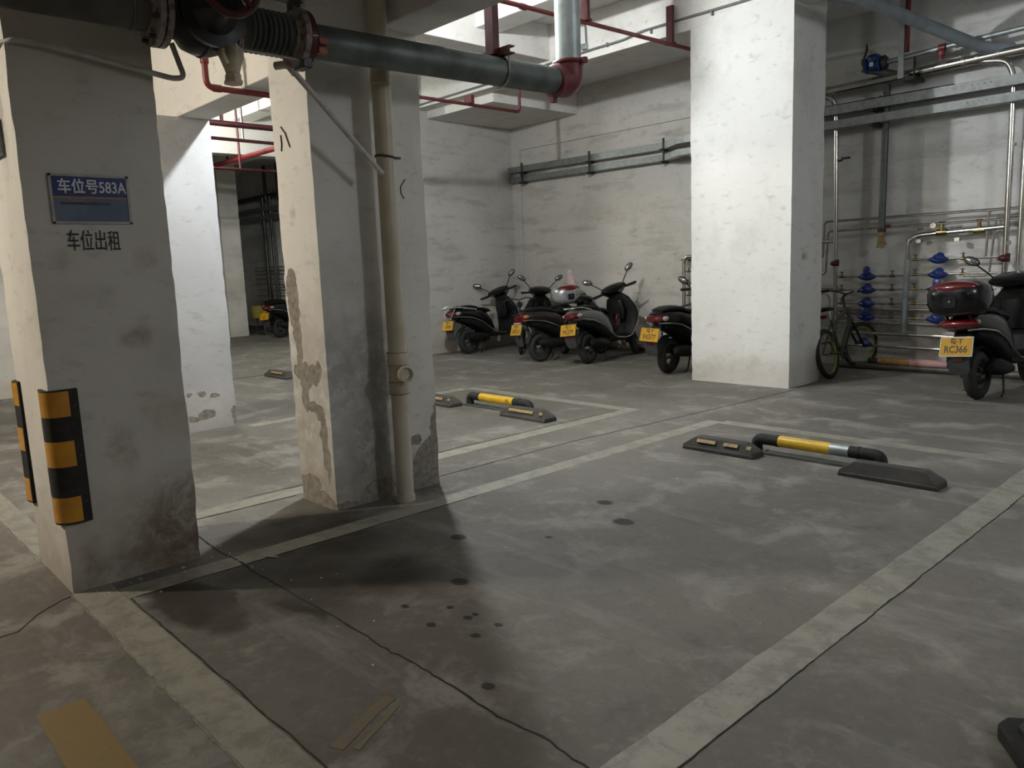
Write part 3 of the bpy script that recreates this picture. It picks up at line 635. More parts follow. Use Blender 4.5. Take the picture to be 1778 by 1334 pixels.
# ------------------------------------------------------------------ red sprinkler pipes
def pipe(name, pts, r, mat, label, fil=.05, cat='pipe', n=12, group=None):
    return tag(MB().tube(pts, r, n, fil).build(name, mat), label, cat, group)
t = thing('sprinkler_pipe', 'red sprinkler pipe running back under the bright ceiling to the broad pillar', 'pipe', (-5.4, 6, 3.72), world=True)
MB().tube([(-5.47, 3.1, 3.75), (-5.36, 7.66, 3.75)], .021, 12).build('pipe_run', M_red, t)
MB().tube([(-5.36, 7.60, 3.75), (-5.34, 9.5, 3.75)], .021, 12).build('pipe_run', M_red, t)
for y in (4.9, 5.35, 5.9): MB().cyl((-5.425, y - .035, 3.75), (-5.425, y + .035, 3.75), .028, n=14).build('coupling', M_red, t)
for i, (y, zt) in enumerate(((6.17, 4.43), (7.58, 4.16), (4.6, 4.43))):
    MB().b2((-5.43, y - .01, 3.76), (-5.35, y - .004, zt)).b2((-5.43, y - .004, 3.76), (-5.424, y + .03, zt)).b2((-5.356, y - .004, 3.76), (-5.35, y + .03, zt)).b2((-5.44, y - .03, 3.755), (-5.33, y + .04, 3.772)).build('hanger_channel', M_redd, t)
t = thing('sprinkler_drop', 'thin dark red pipe with an upturned end between the peeling pillar and the side wall', 'pipe', (-7.68, 6.6, 3.38), world=True)
MB().tube([(-7.64, 4.0, 3.4), (-7.70, 7.47, 3.4), (-7.70, 7.47, 4.3)], .02, 12, .06).build('pipe_run', M_redd, t)
MB().b2((-7.74, 6.55, 3.40), (-7.60, 6.60, 3.50)).build('clip', M_redd, t)
t = thing('red_valve_pipe', 'red pipe with a small tap handle below the cream beam beside the signed pillar', 'pipe', (-5.8, 2.5, 2.75), world=True)
MB().tube([(-5.8, 2.475, 3.0), (-5.8, 2.475, 2.765), (-5.8, 3.35, 2.76), (-5.8, 3.35, 4.42)], .022, 14, .06).build('pipe_run', M_red, t)
MB().cyl((-5.8, 2.475, 2.93), (-5.8, 2.475, 3.0), .030, n=14).cyl((-5.8, 2.475, 2.99), (-5.8, 2.475, 3.05), .018, .008, n=12).build('tap_body', M_red, t)
MB().cyl((-5.8, 2.52, 2.765), (-5.8, 2.58, 2.765), .027, n=12).build('coupling', M_red, t)
MB().box((-5.8, 2.475, 3.06), (.03, .05, .006)).cyl((-5.8, 2.475, 3.03), (-5.8, 2.475, 3.06), .005, n=8).build('tap_handle', M_mdk, t)
pipe('sprinkler_pipe', [(-9, 3.1, 3.14), (-9, 6.0, 3.13)], .034, M_redd, 'thickest dark red pipe seen in the gap beside the white pillar')
pipe('sprinkler_pipe', [(-11, 3.2, 3.33), (-11, 6.3, 3.3)], .024, M_redd, 'thin dark red pipe just below the thickest one in the gap')
pipe('sprinkler_pipe', [(-16.6, 6.5, 3.53), (-12.2, 6.5, 3.52)], .045, M_red, 'red pipe rising to the right in the gap beside the white pillar', n=12)
pipe('sprinkler_pipe', [(-13, 5.45, 3.18), (-13, 6.9, 3.18)], .022, M_redd, 'lowest thin red pipe over the far scooters')
for (x, y, z0, z1, l) in ((-9, 3.98, 3.12, 4.43, 'dark red hanger on the thickest red pipe in the gap'), (-11, 5.15, 3.3, 4.43, 'thin red hanger on the second red pipe in the gap'), (-13, 6.0, 3.18, 4.43, 'short dark hanger of the lowest red pipe in the gap'), (-14.6, 6.5, 3.52, 4.2, 'dark hanger of the rising red pipe in the far bay')):
    tag(MB().b2((x - .03, y - .01, z0), (x + .03, y, z1)).b2((x - .03, y - .01, z0), (x - .02, y + .03, z1)).build('pipe_hanger', M_redd), l, 'hanger')
# grey conduit on the back beam
t = thing('beam_conduit', 'dark grey conduit with a junction box clipped along the long white beam', 'conduit', (-6.8, 7.65, 3.95), world=True)
MB().tube([(-10.2, 7.655, 3.92), (-7.9, 7.655, 3.94), (-6.6, 7.655, 3.975), (-6.1, 7.655, 3.975), (-5.85, 7.655, 4.01), (-5.2, 7.655, 4.01), (-2, 7.655, 3.99)], .013, 8, .1).build('conduit_run', M_wcable, t)
MB().tube([(-6.68, 7.66, 4.03), (-6.69, 7.66, 4.32), (-6.82, 7.62, 4.42), (-7.0, 7.5, 4.425)], .011, 8, .08).build('branch', M_wcable, t)
MB().box((-6.70, 7.65, 4.03), (.08, .055, .07)).build('junction_box', M_galv, t, bevel=.005)
for x in (-6.35, -4.9, -7.6, -5.7): MB().b2((x - .008, 7.645, 3.955), (x + .008, 7.68, 4.0)).build('clip', M_wcable, t)

# ------------------------------------------------------------------ cable trays
def tray(pts, h, d, name, label, mat=None, holes=()):
    """open box tray along a polyline (x,y,z of the front face's middle)"""
    t = thing(name, label, 'cable tray', pts[0], world=True)
    rs = []
    for i, p in enumerate(pts):
        p = Vector(p); a = Vector(pts[max(i - 1, 0)]); b = Vector(pts[min(i + 1, len(pts) - 1)]); q = (b - a); q.z = 0; q.normalize(); n_ = Vector((-q.y, q.x, 0))
        if n_.y < 0: n_ = -n_
        rs.append([p + Vector((0, 0, -h / 2)), p + Vector((0, 0, h / 2)), p + n_ * d + Vector((0, 0, h / 2)), p + n_ * d + Vector((0, 0, -h / 2))])
    MB().rings(rs).build('trunking', mat or M_tray, t, bevel=.003)
    return t
def bracket(t, x, z, yf=9.62, d=.16):
    MB().b2((x - .02, yf - .03, z - .085), (x + .02, 9.745, z - .055)).b2((x - .02, yf + .02, z - .075), (x + .05, 9.745, z - .050)).b2((x + .03, 9.6, z - .06), (x + .05, 9.63, z + .09)).build('bracket', M_mdk, t)
tt = tray([(-10.28, 9.64, 3.045), (-6.98, 9.64, 3.03), (-6.55, 9.36, 3.03), (-5.2, 9.36, 3.03)], .10, .12, 'cable_tray', 'upper grey cable tray on the wall above the scooters')
for x in (-9.95, -8.42, -7.0): bracket(tt, x, 3.045)
tt = tray([(-10.28, 9.64, 2.875), (-6.98, 9.64, 2.865), (-6.55, 9.36, 2.865), (-5.2, 9.36, 2.865)], .09, .12, 'cable_tray', 'lower grey cable tray on the wall above the scooters')
for x in (-9.95, -8.42, -7.0): bracket(tt, x, 2.875)
tt = tray([(-5.0, 9.5, 3.095), (-2.4, 9.5, 3.085), (3, 9.5, 3.07)], .105, .14, 'cable_tray', 'upper galvanised tray crossing above the blue meters', M_tray2)
bracket(tt, -3.95, 3.09, 9.5)
MB().b2((-4.6, 9.494, 3.147), (-3.1, 9.56, 3.151)).build('lid_edge', M_mdk, tt)
for x in (-2.92, -2.86, -2.80, -2.74): MB().cyl((x, 9.494, 3.10), (x, 9.505, 3.10), .006, n=6).build('bolt_hole', M_mdk, tt)
tt = tray([(-5.0, 9.5, 2.925), (-2.4, 9.5, 2.92), (3, 9.5, 2.9)], .095, .14, 'cable_tray', 'lower galvanised tray crossing above the blue meters', M_tray2)
bracket(tt, -3.95, 2.92, 9.5)
for x in (-2.96, -2.90, -2.84, -2.78): MB().cyl((x, 9.494, 2.93), (x, 9.505, 2.93), .006, n=6).build('bolt_hole', M_mdk, tt)

# ------------------------------------------------------------------ plumbing on the right of the back wall
YW = 9.62
t = thing('water_main', 'bright stainless water main running along the wall above the trays', 'pipe', (-3, YW, 3.3), world=True)
MB().tube([(-5.1, 9.58, 3.32), (3, 9.58, 3.52)], .052, 20).build('pipe_run', M_st, t)
for x in (-4.55, -3.05, -2.92, -2.72): MB().cyl((x, 9.58, 3.32 + (x + 5.1) * .0247), (x + .035, 9.58, 3.32 + (x + 5.1) * .0247), .057, n=20).build('press_ring', M_std, t)
pipe('stainless_riser', [(-4.62, 9.56, 3.30), (-4.47, 9.56, 3.26), (-4.42, 9.6, 3.14), (-4.38, YW, .35)], .027, M_st, 'slim stainless riser nearest the broad pillar', .06)
t = thing('capped_drop_pipe', 'grey drop pipe ending in a red cap above a hanging glove', 'pipe', (-3.85, YW, 1.6), world=True)
MB().tube([(-3.84, YW, 3.30), (-3.85, YW, 1.64)], .038, 14).build('pipe_run', M_galvd, t)
MB().cyl((-3.85, YW, 1.62), (-3.85, YW, 1.67), .046, n=14).box((-3.78, YW, 1.69), (.05, .04, .03)).build('red_cap', M_redd, t)
t = thing('stainless_riser', 'stainless riser at the right with a red ball valve', 'pipe', (-2.54, YW, 0), world=True)
MB().tube([(-2.86, 9.58, 3.34), (-2.62, 9.58, 3.30), (-2.56, 9.6, 3.14), (-2.545, YW, .12)], .030, 16, .08).build('pipe_run', M_st, t)
MB().ell((-2.56, YW - .03, 1.28), (.055, .045, .04)).cyl((-2.545, YW, 1.24), (-2.545, YW, 1.33), .038, n=14).build('ball_valve', M_redd, t)
MB().cyl((-2.545, YW, 1.42), (-2.545, YW, 1.46), .038, n=14).cyl((-2.545, YW, 2.44), (-2.545, YW, 2.47), .036, n=14).build('clamp', M_std, t)
pipe('stainless_riser', [(-2.43, YW, 3.0), (-2.43, YW, 1.2)], .02, M_st, 'thinner stainless riser just right of the one with the red valve')
tag(MB().ell((-4.395, YW - .03, 1.275), (.055, .045, .035)).cyl((-4.385, YW, 1.24), (-4.385, YW, 1.32), .034, n=12).build('red_valve', M_redd), 'small dark red valve on the riser nearest the broad pillar', 'valve')
tag(MB().cyl((-4.39, YW - .02, 2.5), (-4.33, YW - .02, 2.51), .012, n=8).box((-4.30, YW, 2.53), (.10, .03, .025)).torus((-4.385, YW, 2.51), (0, 0, 1), .030, .005, 16, 6).build('pipe_clip', M_mdk), 'small dark pipe clip high on the riser nearest the broad pillar', 'clip')
t = thing('branch_valve', 'short stainless branch with a dark valve beside the broad pillar', 'valve', (-4.5, YW, 1.5), world=True)
MB().tube([(-4.38, YW, 1.545), (-4.62, YW, 1.545)], .022, 12).build('branch', M_st, t)
MB().cyl((-4.62, YW, 1.545), (-4.67, YW, 1.545), .045, n=14).tube([(-4.645, YW - .02, 1.56), (-4.645, YW - .02, 1.70)], .008, 8).box((-4.645, YW - .02, 1.70), (.07, .02, .012)).build('handle', M_mdk, t)
# work glove
t = thing('work_glove', 'tan work glove hanging under the capped drop pipe', 'glove', (-3.845, 9.6, 1.43), world=True)
g = MB().ell((-3.845, 9.6, 1.53), (.045, .028, .07))
for k in range(4): g.tube([(-3.88 + k * .024, 9.6, 1.50), (-3.885 + k * .026, 9.59, 1.435 + .008 * abs(k - 1.5))], .011, 8)
g.tube([(-3.81, 9.6, 1.53), (-3.785, 9.59, 1.48)], .012, 8)
g.build('glove_hand', M_glove, t); MB().cyl((-3.845, 9.6, 1.58), (-3.845, 9.6, 1.625), .035, n=12).build('cuff', M_glove, t)
# pressure reducing station near the ceiling
t = thing('branch_pipe', 'galvanised branch pipe carrying the blue valve below the ceiling', 'pipe', (-3.5, 9.55, 3.5), world=True)
MB().tube([(-4.05, 9.45, 3.49), (-3.86, 9.52, 3.42), (-3.70, 9.6, 3.36)], .045, 14, .03).build('elbow_branch', M_galvd, t)
MB().tube([(-3.83, 9.45, 3.50), (-2.95, 9.45, 3.545), (-2.4, 9.45, 3.56)], .028, 14).build('pipe_run', M_galv, t)
MB().cyl((-3.08, 9.45, 3.535), (-3.02, 9.45, 3.54), .036, n=14).cyl((-3.30, 9.45, 3.525), (-3.26, 9.45, 3.527), .034, n=14).build('coupling', M_galv, t)
t = thing('blue_pressure_valve', 'blue pressure valve with dark flanges high on the wall', 'valve', (-3.93, 9.45, 3.42), world=True)
b_ = MB().lathe((-4.02, 9.45, 3.50), (1, 0, .03), [(.05, 0), (.085, .01), (.085, .03), (.055, .035), (.07, .08), (.07, .12), (.055, .15), (.085, .155), (.085, .175), (.05, .18)], 18)
b_.lathe((-3.93, 9.45, 3.52), (0, 0, 1), [(.06, 0), (.075, .03), (.078, .06), (.06, .09), (.02, .10)], 18).build('valve_body', M_vblue, t)
MB().lathe((-3.83, 9.45, 3.505), (1, 0, .03), [(.04, 0), (.08, .008), (.08, .03), (.06, .05), (.03, .06)], 18).build('flange', M_mdk, t)
MB().tube([(-4.03, 9.43, 3.47), (-4.04, 9.42, 3.56), (-4.01, 9.42, 3.63), (-4.0, 9.42, 3.70)], .014, 8, .03).cyl((-4.0, 9.42, 3.66), (-4.0, 9.42, 3.74), .018, .006, n=8).cyl((-4.03, 9.41, 3.52), (-4.03, 9.41, 3.58), .024, n=10).build('pilot_line', M_mdk, t)
MB().tube([(-3.98, 9.42, 3.60), (-3.93, 9.40, 3.65), (-3.87, 9.42, 3.60), (-3.85, 9.43, 3.52)], .006, 6, .03).build('copper_loop', M_std, t)
MB().b2((-3.945, 9.365, 3.475), (-3.905, 9.375, 3.52)).build('data_plate', M_wht, t)
tag(MB().cyl((-3.24, 9.44, 3.53), (-3.17, 9.44, 3.53), .04, n=12).ell((-3.2, 9.40, 3.47), (.04, .03, .05)).cyl((-3.2, 9.40, 3.40), (-3.2, 9.40, 3.46), .02, n=8).build('red_valve', M_redl), 'small red butterfly valve right of the blue valve', 'valve')
pipe('red_drop_rod', [(-3.56, 9.42, 4.18), (-3.56, 9.42, 3.56)], .024, M_red, 'vertical red pipe dropping from the ceiling beside the grey strut')
t = thing('pipe_strut', 'pale steel channel strut holding the stainless main', 'bracket', (-3.6, 9.45, 3.27), world=True)
MB().b2((-3.645, 9.40, 3.29), (-3.585, 9.42, 4.18)).b2((-3.645, 9.40, 3.29), (-3.64, 9.46, 4.18)).build('channel', M_galv, t)
MB().b2((-3.60, 9.42, 3.26), (-3.47, 9.72, 3.30)).b2((-3.49, 9.42, 3.29), (-3.48, 9.46, 3.5)).build('foot', M_mdk, t)
pipe('grey_waste_pipe', [(-3.72, 6.95, 3.80), (-3.42, 7.95, 3.79), (-3.2, 8.8, 3.67), (-2.84, 9.47, 3.46), (-2.6, 9.66, 3.42)], .062, M_pvcg, 'thick grey plastic waste pipe slanting down to the back wall', .1, n=18)
# rails
pipe('supply_pipe', [(-4.62, YW, 1.36), (-4.56, YW, 1.36), (-4.545, YW, 1.79), (-2.4, 9.62, 1.80), (1.5, 9.62, 1.86)], .016, M_std, 'upper thin pipe running level across the meter wall', .05, n=8)
pipe('supply_pipe', [(-4.62, YW, 1.15), (-4.52, YW, 1.15), (-4.50, YW, 1.67), (-2.8, 9.62, 1.69), (1.5, 9.62, 1.73)], .016, M_std, 'lower thin pipe running level across the meter wall', .05, n=8)
t = thing('manifold_pipe', 'arched stainless manifold with brass valves feeding the right-hand meters', 'pipe', (-3.54, YW, .5), world=True)
MB().tube([(-3.56, YW, .52), (-3.54, YW, 1.36), (-3.53, YW, 1.53), (-3.42, YW, 1.57), (-2.56, YW, 1.61)], .029, 14, .09).build('pipe_run', M_st, t)
MB().tube([(-3.563, YW, .45), (-3.545, YW, 1.30)], .034, 14).build('sleeve', M_galv, t)
for x, s_ in ((-3.19, 1.0), (-2.815, .85)):
    q = MB().cyl((x - .055, YW, 1.585), (x + .055, YW, 1.587), .037 * s_, n=14).cyl((x, YW, 1.59), (x, YW - .01, 1.68), .030 * s_, .018, n=12).build('brass_valve', M_brass, t)
    MB().torus((x, YW - .015, 1.70), (0, 0, 1), .028, .006, 16, 6).cyl((x, YW, 1.66), (x, YW - .01, 1.70), .006, n=6).build('handwheel', M_redd if s_ < 1 else M_brass, t)
g = MB().cyl((-3.275, YW - .01, 1.665), (-3.275, YW - .035, 1.665), .030, n=16).cyl((-3.275, YW, 1.59), (-3.275, YW, 1.65), .006, n=6).build('pressure_gauge', M_std, t)
for x in (-3.42, -3.02): MB().box((x, YW - .02, 1.50), (.05, .06, .04)).cyl((x - .03, YW, 1.64), (x + .03, YW, 1.64), .016, n=8).build('test_cock', M_std, t)

def stop_cock(x, z, label, group):
    t = thing('stop_cock', label, 'valve', (x, YW, z), group=group)
    MB().cyl((-.028, 0, 0), (.028, 0, 0), .017, n=10).cyl((0, 0, 0), (0, -.004, .05), .012, .009, n=8).build('body', M_brass, t)
    MB().box((0, -.004, .055), (.05, .014, .008)).cyl((0, -.004, .045), (0, -.004, .068), .006, n=6).build('handle', M_redd, t)
    return t
def meter(x, z, label, tilt, group):
    t = thing('water_meter', label, 'water meter', (x, YW - .01, z), group=group)
    MB().lathe((-.095, 0, -.005), (1, 0, 0), [(.012, -.01), (.022, .01), (.040, .04), (.050, .095), (.040, .15), (.022, .18), (.012, .20)], 14).build('body', M_mblue, t)
    MB().lathe((0, -.004, 0), (0, -.25, 1), [(.044, 0), (.050, .02), (.050, .045), (.040, .052)], 16).build('register', M_mblue, t)
    if tilt == 2: MB().lathe((-.005, .0, .078), (0, -1, .12), [(.02, 0), (.043, .004), (.043, .018), (.03, .024)], 16).build('lid', M_mblue, t)
    else: MB().lathe((.026 * tilt, -.035, .032), (.35 * tilt, -.8, .5), [(.02, 0), (.043, .003), (.043, .015), (.03, .02)], 16).build('lid', M_mblue, t)
    return t
MLAB = ['top', 'second', 'third', 'fourth', 'fifth']
m0 = None; s0 = None
def wall_rows(xa, xm, xb, zs, side, tilts, x_cock, x_valve):
    for i, z in enumerate(zs):
        w = MLAB[i] if i < len(zs) - 1 else 'lowest'
        tag(MB().tube([(xa, YW, z), (xb, YW, z + .004)], .0135, 8).cyl((x_valve - .13, YW, z), (x_valve - .07, YW, z), .017, n=8).build('meter_pipe', M_std), '%s meter supply pipe in the %s column of meters' % (w, side), 'pipe', 'thin meter pipes in the %s column' % side)
        meter(xm, z, '%s blue water meter in the %s column' % (w, side), tilts[i], 'water meters in the %s column' % side)
        stop_cock(x_cock, z, '%s small brass tap at the start of the %s meter pipes' % (w, side), 'brass taps of the %s column' % side)
        stop_cock(x_valve, z, '%s red-handled valve after the %s column of meters' % (w, side), 'red-handled valves of the %s column' % side)
wall_rows(-4.36, -4.0, -3.57, [1.11, .95, .785, .625], 'left', [2, 1, 1, 2], -4.31, -3.71)
wall_rows(-3.52, -3.21, -2.62, [1.29, 1.12, .955, .785, .615], 'right', [1, 1, 2, 1, 1], -3.46, -2.96)
meter(-4.02, .30, 'dark blue water meter seen through the front bicycle wheel', 1, None)
pipe('supply_pipe', [(-2.95, YW, 1.292), (-2.74, YW, 1.292), (-2.73, YW, 1.795), (-2.4, YW, 1.80)], .013, M_std, 'thin pipe looping up from the top right-hand meter', .05, n=8)
pipe('supply_pipe', [(-2.95, YW, 1.10), (-2.70, YW, 1.10), (-2.66, YW, 1.715), (-2.2, YW, 1.73)], .013, M_std, 'thin pipe looping up from the second right-hand meter', .06, n=8)
for z, r, l in ((.71, .019, 'highest'), (.545, .017, 'second'), (.415, .020, 'third'), (.265, .016, 'lowest')):
    pipe('low_rail_pipe', [(-4.45, 9.66, z + .01), (-2.0, 9.66, z - .015)], r, M_std, '%s of the long level pipes near the floor behind the meters' % l, n=8)
pipe('supply_pipe', [(-4.62, YW, .98), (-4.36, YW, .97)], .02, M_std, 'short level pipe end beside the broad pillar above the bicycle', n=8)
pipe('supply_pipe', [(-4.62, YW, .90), (-4.50, YW, .90), (-4.46, YW, .85), (-4.46, YW, .70), (-4.2, YW, .70)], .013, M_std, 'thin bent pipe beside the broad pillar above the bicycle', .04, n=8)
t = thing('wall_socket_pipe', 'dark metal bracket beside the rightmost riser', 'bracket', (-2.40, 9.68, 2.0), world=True)
MB().b2((-2.46, 9.66, 2.08), (-2.38, 9.70, 2.40)).build('plate', M_mdk, t, bevel=.006)
# loop left of the broad pillar
t = thing('meter_loop', 'stainless pipe loop with small taps left of the broad pillar', 'pipe', (-6.6, YW, .75), world=True)
MB().tube([(-6.3, YW, 1.43), (-6.58, YW, 1.43), (-6.62, YW, 1.36), (-6.62, YW, .74)], .028, 14, .07).build('pipe_run', M_st, t)
for z in (1.22, 1.05, .88): MB().cyl((-6.58, YW, z), (-6.2, YW, z), .011, n=8).cyl((-6.54, YW, z), (-6.54, YW, z + .06), .014, .006, n=8).build('tap', M_mdk, t)
for z in (1.38, .95): MB().b2((-6.66, 9.60, z), (-6.58, 9.785, z + .02)).build('wall_clamp', M_mdk, t)
MB().box((-6.50, YW - .04, .75), (.28, .05, .03), Matrix.Rotation(-.25, 3, 'Y')).build('foot', M_mdk, t)
# floor pipes and rolled banner
pipe('floor_pipe', [(-10.2, 9.68, .05), (-5.0, 9.68, .05)], .03, M_rustg, 'dark pipe lying along the wall behind the scooters', n=10)
tag(MB().cyl((-7.45, 9.62, .11), (-6.9, 9.62, .11), .05, n=12).build('pipe_wrap', M_pink), 'faded pink wrapping on the floor pipe right of the silver-grey scooter', 'wrap')
t = thing('rolled_banner', 'long ochre and pink roll lying on the floor below the meters', 'roll', (-3.4, 9.52, 0), world=True)
MB().cyl((-4.3, 9.50, .05), (-2.2, 9.52, .045), .045, n=14).build('pole', M_rustg, t)
MB().cyl((-3.78, 9.48, .115), (-3.42, 9.48, .115), .042, n=14).build('ochre_wrap', M_brown, t)
MB().cyl((-3.42, 9.48, .115), (-3.02, 9.48, .115), .044, n=14).build('pink_wrap', M_pink, t)
MB().cyl((-3.02, 9.48, .11), (-2.5, 9.48, .10), .03, n=12).build('dark_end', M_mdk, t)
MB().cyl((-3.9, 9.48, .115), (-3.78, 9.48, .115), .03, n=12).build('dark_end', M_mdk, t)

# ------------------------------------------------------------------ wheel stops
def wheel_stop(x0, x1, y0, label, strips, flaw=False):
    t = thing('wheel_stop', label, 'wheel stop', ((x0 + x1) / 2, y0 + .075, 0), group='black rubber wheel stops')
    L = (x1 - x0) / 2; w = .078; h = .098
    b = MB()
    rs = [[(-L, -w, 0), (-L, w, 0), (-L, w, .035), (-L, -w, .035)], [(-L + .012, -w, 0), (-L + .012, w, 0), (-L + .012, w, .045), (-L + .012, -w, .045)],
          [(-L + .085, -w, 0), (-L + .085, w, 0), (-L + .085, .042, h), (-L + .085, -.032, h)], [(L - .085, -w, 0), (L - .085, w, 0), (L - .085, .042, h), (L - .085, -.032, h)],
          [(L - .012, -w, 0), (L - .012, w, 0), (L - .012, w, .045), (L - .012, -w, .045)], [(L, -w, 0), (L, w, 0), (L, w, .035), (L, -w, .035)]]
    b.rings(rs).build('rubber_block', M_rubd, t, bevel=.006)
    MB().b2((-L - .001, -w - .003, 0), (L + .001, w + .003, .026)).build('base', M_rubd, t, bevel=.004)
    n_ = Vector((0, -h + .03, -(w - .032) * 1.0)).normalized()
    def face(xa, xb, v0, v1, nm='reflective_strip'):
        a0 = Vector((0, -w - .001, .036)); a1 = Vector((0, -.032 - .001, h + .001)); p = a0.lerp(a1, v0); q = a0.lerp(a1, v1); off = Vector((0, -.0025, .0015))
        MB().rings([[(x, p.y, p.z), (x, q.y, q.z), (x, q.y + off.y, q.z + off.z), (x, p.y + off.y, p.z + off.z)] for x in (xa, xb)]).build(nm, M_strip, t, smooth=False)
    for xa, xb in strips: face(xa * L, xb * L, .42, .76)
    for sx in (-1, 1): MB().cyl((sx * (L - .13), .005, h - .004), (sx * (L - .13), .005, h + .0015), .012, n=12).build('bolt', M_mdk, t)
    return t
wheel_stop(-3.32, -2.75, 4.80, 'black rubber wheel stop with dusty yellow strips left of the near bar', [(-.62, -.08), (.16, .56), (.80, .92)])
wheel_stop(-2.14, -1.55, 4.79, 'plain worn black wheel stop right of the near yellow bar', [])
wheel_stop(-6.72, -6.13, 4.83, 'black wheel stop half hidden behind the peeling pillar', [(-.5, .45), (.74, .86)])
wheel_stop(-5.40, -4.81, 4.84, 'black wheel stop with a yellow strip right of the far yellow bar', [(-.66, .42), (.70, .84)])
wheel_stop(-10.3, -9.65, 4.84, 'small distant wheel stop left of the peeling pillar', [(-.5, .5)])
def bar(x0, x1, y, label, worn):
    t = thing('parking_bar', label, 'parking bar', ((x0 + x1) / 2, y, 0), world=True, group='low yellow parking bars')
    r = .040; z = .095
    xa, xb = x0 + (x1 - x0) * .20, x0 + (x1 - x0) * (.62 if worn else .76)
    MB().cyl((xa, y, z), (xb, y, z), r + .001, n=20).build('yellow_sleeve', M_yb, t)
    MB().tube([(x0, y, 0), (x0, y, z), (xa + .01, y, z)], r, 16, .09).build('black_elbow', M_rub, t)
    MB().tube([(xb - .01 + (.12 if worn else 0), y, z), (x1, y, z), (x1, y, 0)], r, 16, .09).build('black_elbow', M_rub, t)
    if worn: MB().cyl((xb - .01, y, z), (xb + .13, y, z), r + .0005, n=20).build('bare_metal', M_galv, t)
    MB().b2((x0 - .02, y - .075, 0), (x1 + .02, y - .045, .018)).b2((x0 - .05, y - .06, 0), (x0 + .06, y + .06, .008)).b2((x1 - .06, y - .06, 0), (x1 + .05, y + .06, .008)).build('base_rail', M_galvd, t)
    for xx in (x0 + .155, x1 - .155): MB().cyl((xx, y, z), (xx + .02, y, z), r + .003, n=20).build('joint_ring', M_rub, t)
    return t
bar(-2.86, -1.98, 5.06, 'near low bar with a yellow sleeve and scraped metal between two wheel stops', True)
fb = bar(-6.12, -5.24, 5.08, 'far low bar with a yellow sleeve beyond the peeling pillar', False)
text('lettering', '92', .05, frame((-5.52, 5.08 - .0405, .100), (1, 0, 0), (0, .2, 1), (0, -1, .2)), M_ink, fb, ext=.001)
# black rubber object cut by the bottom right corner
t = thing('rubber_ramp', 'black rubber block cut off by the bottom right corner of the picture', 'rubber block', (-.236, 2.33, 0), rotz=R(35.6))
MB().prism([(-.25, -.3), (.25, -.3), (.25, .3), (-.21, .3), (-.25, .26)], 2, 0, .05).build('block', M_rub, t, bevel=.008)
MB().prism([(-.205, -.27), (.22, -.27), (.22, .27), (-.17, .27), (-.205, .235)], 2, .04, .062).build('raised_top', M_mdk, t, bevel=.006)

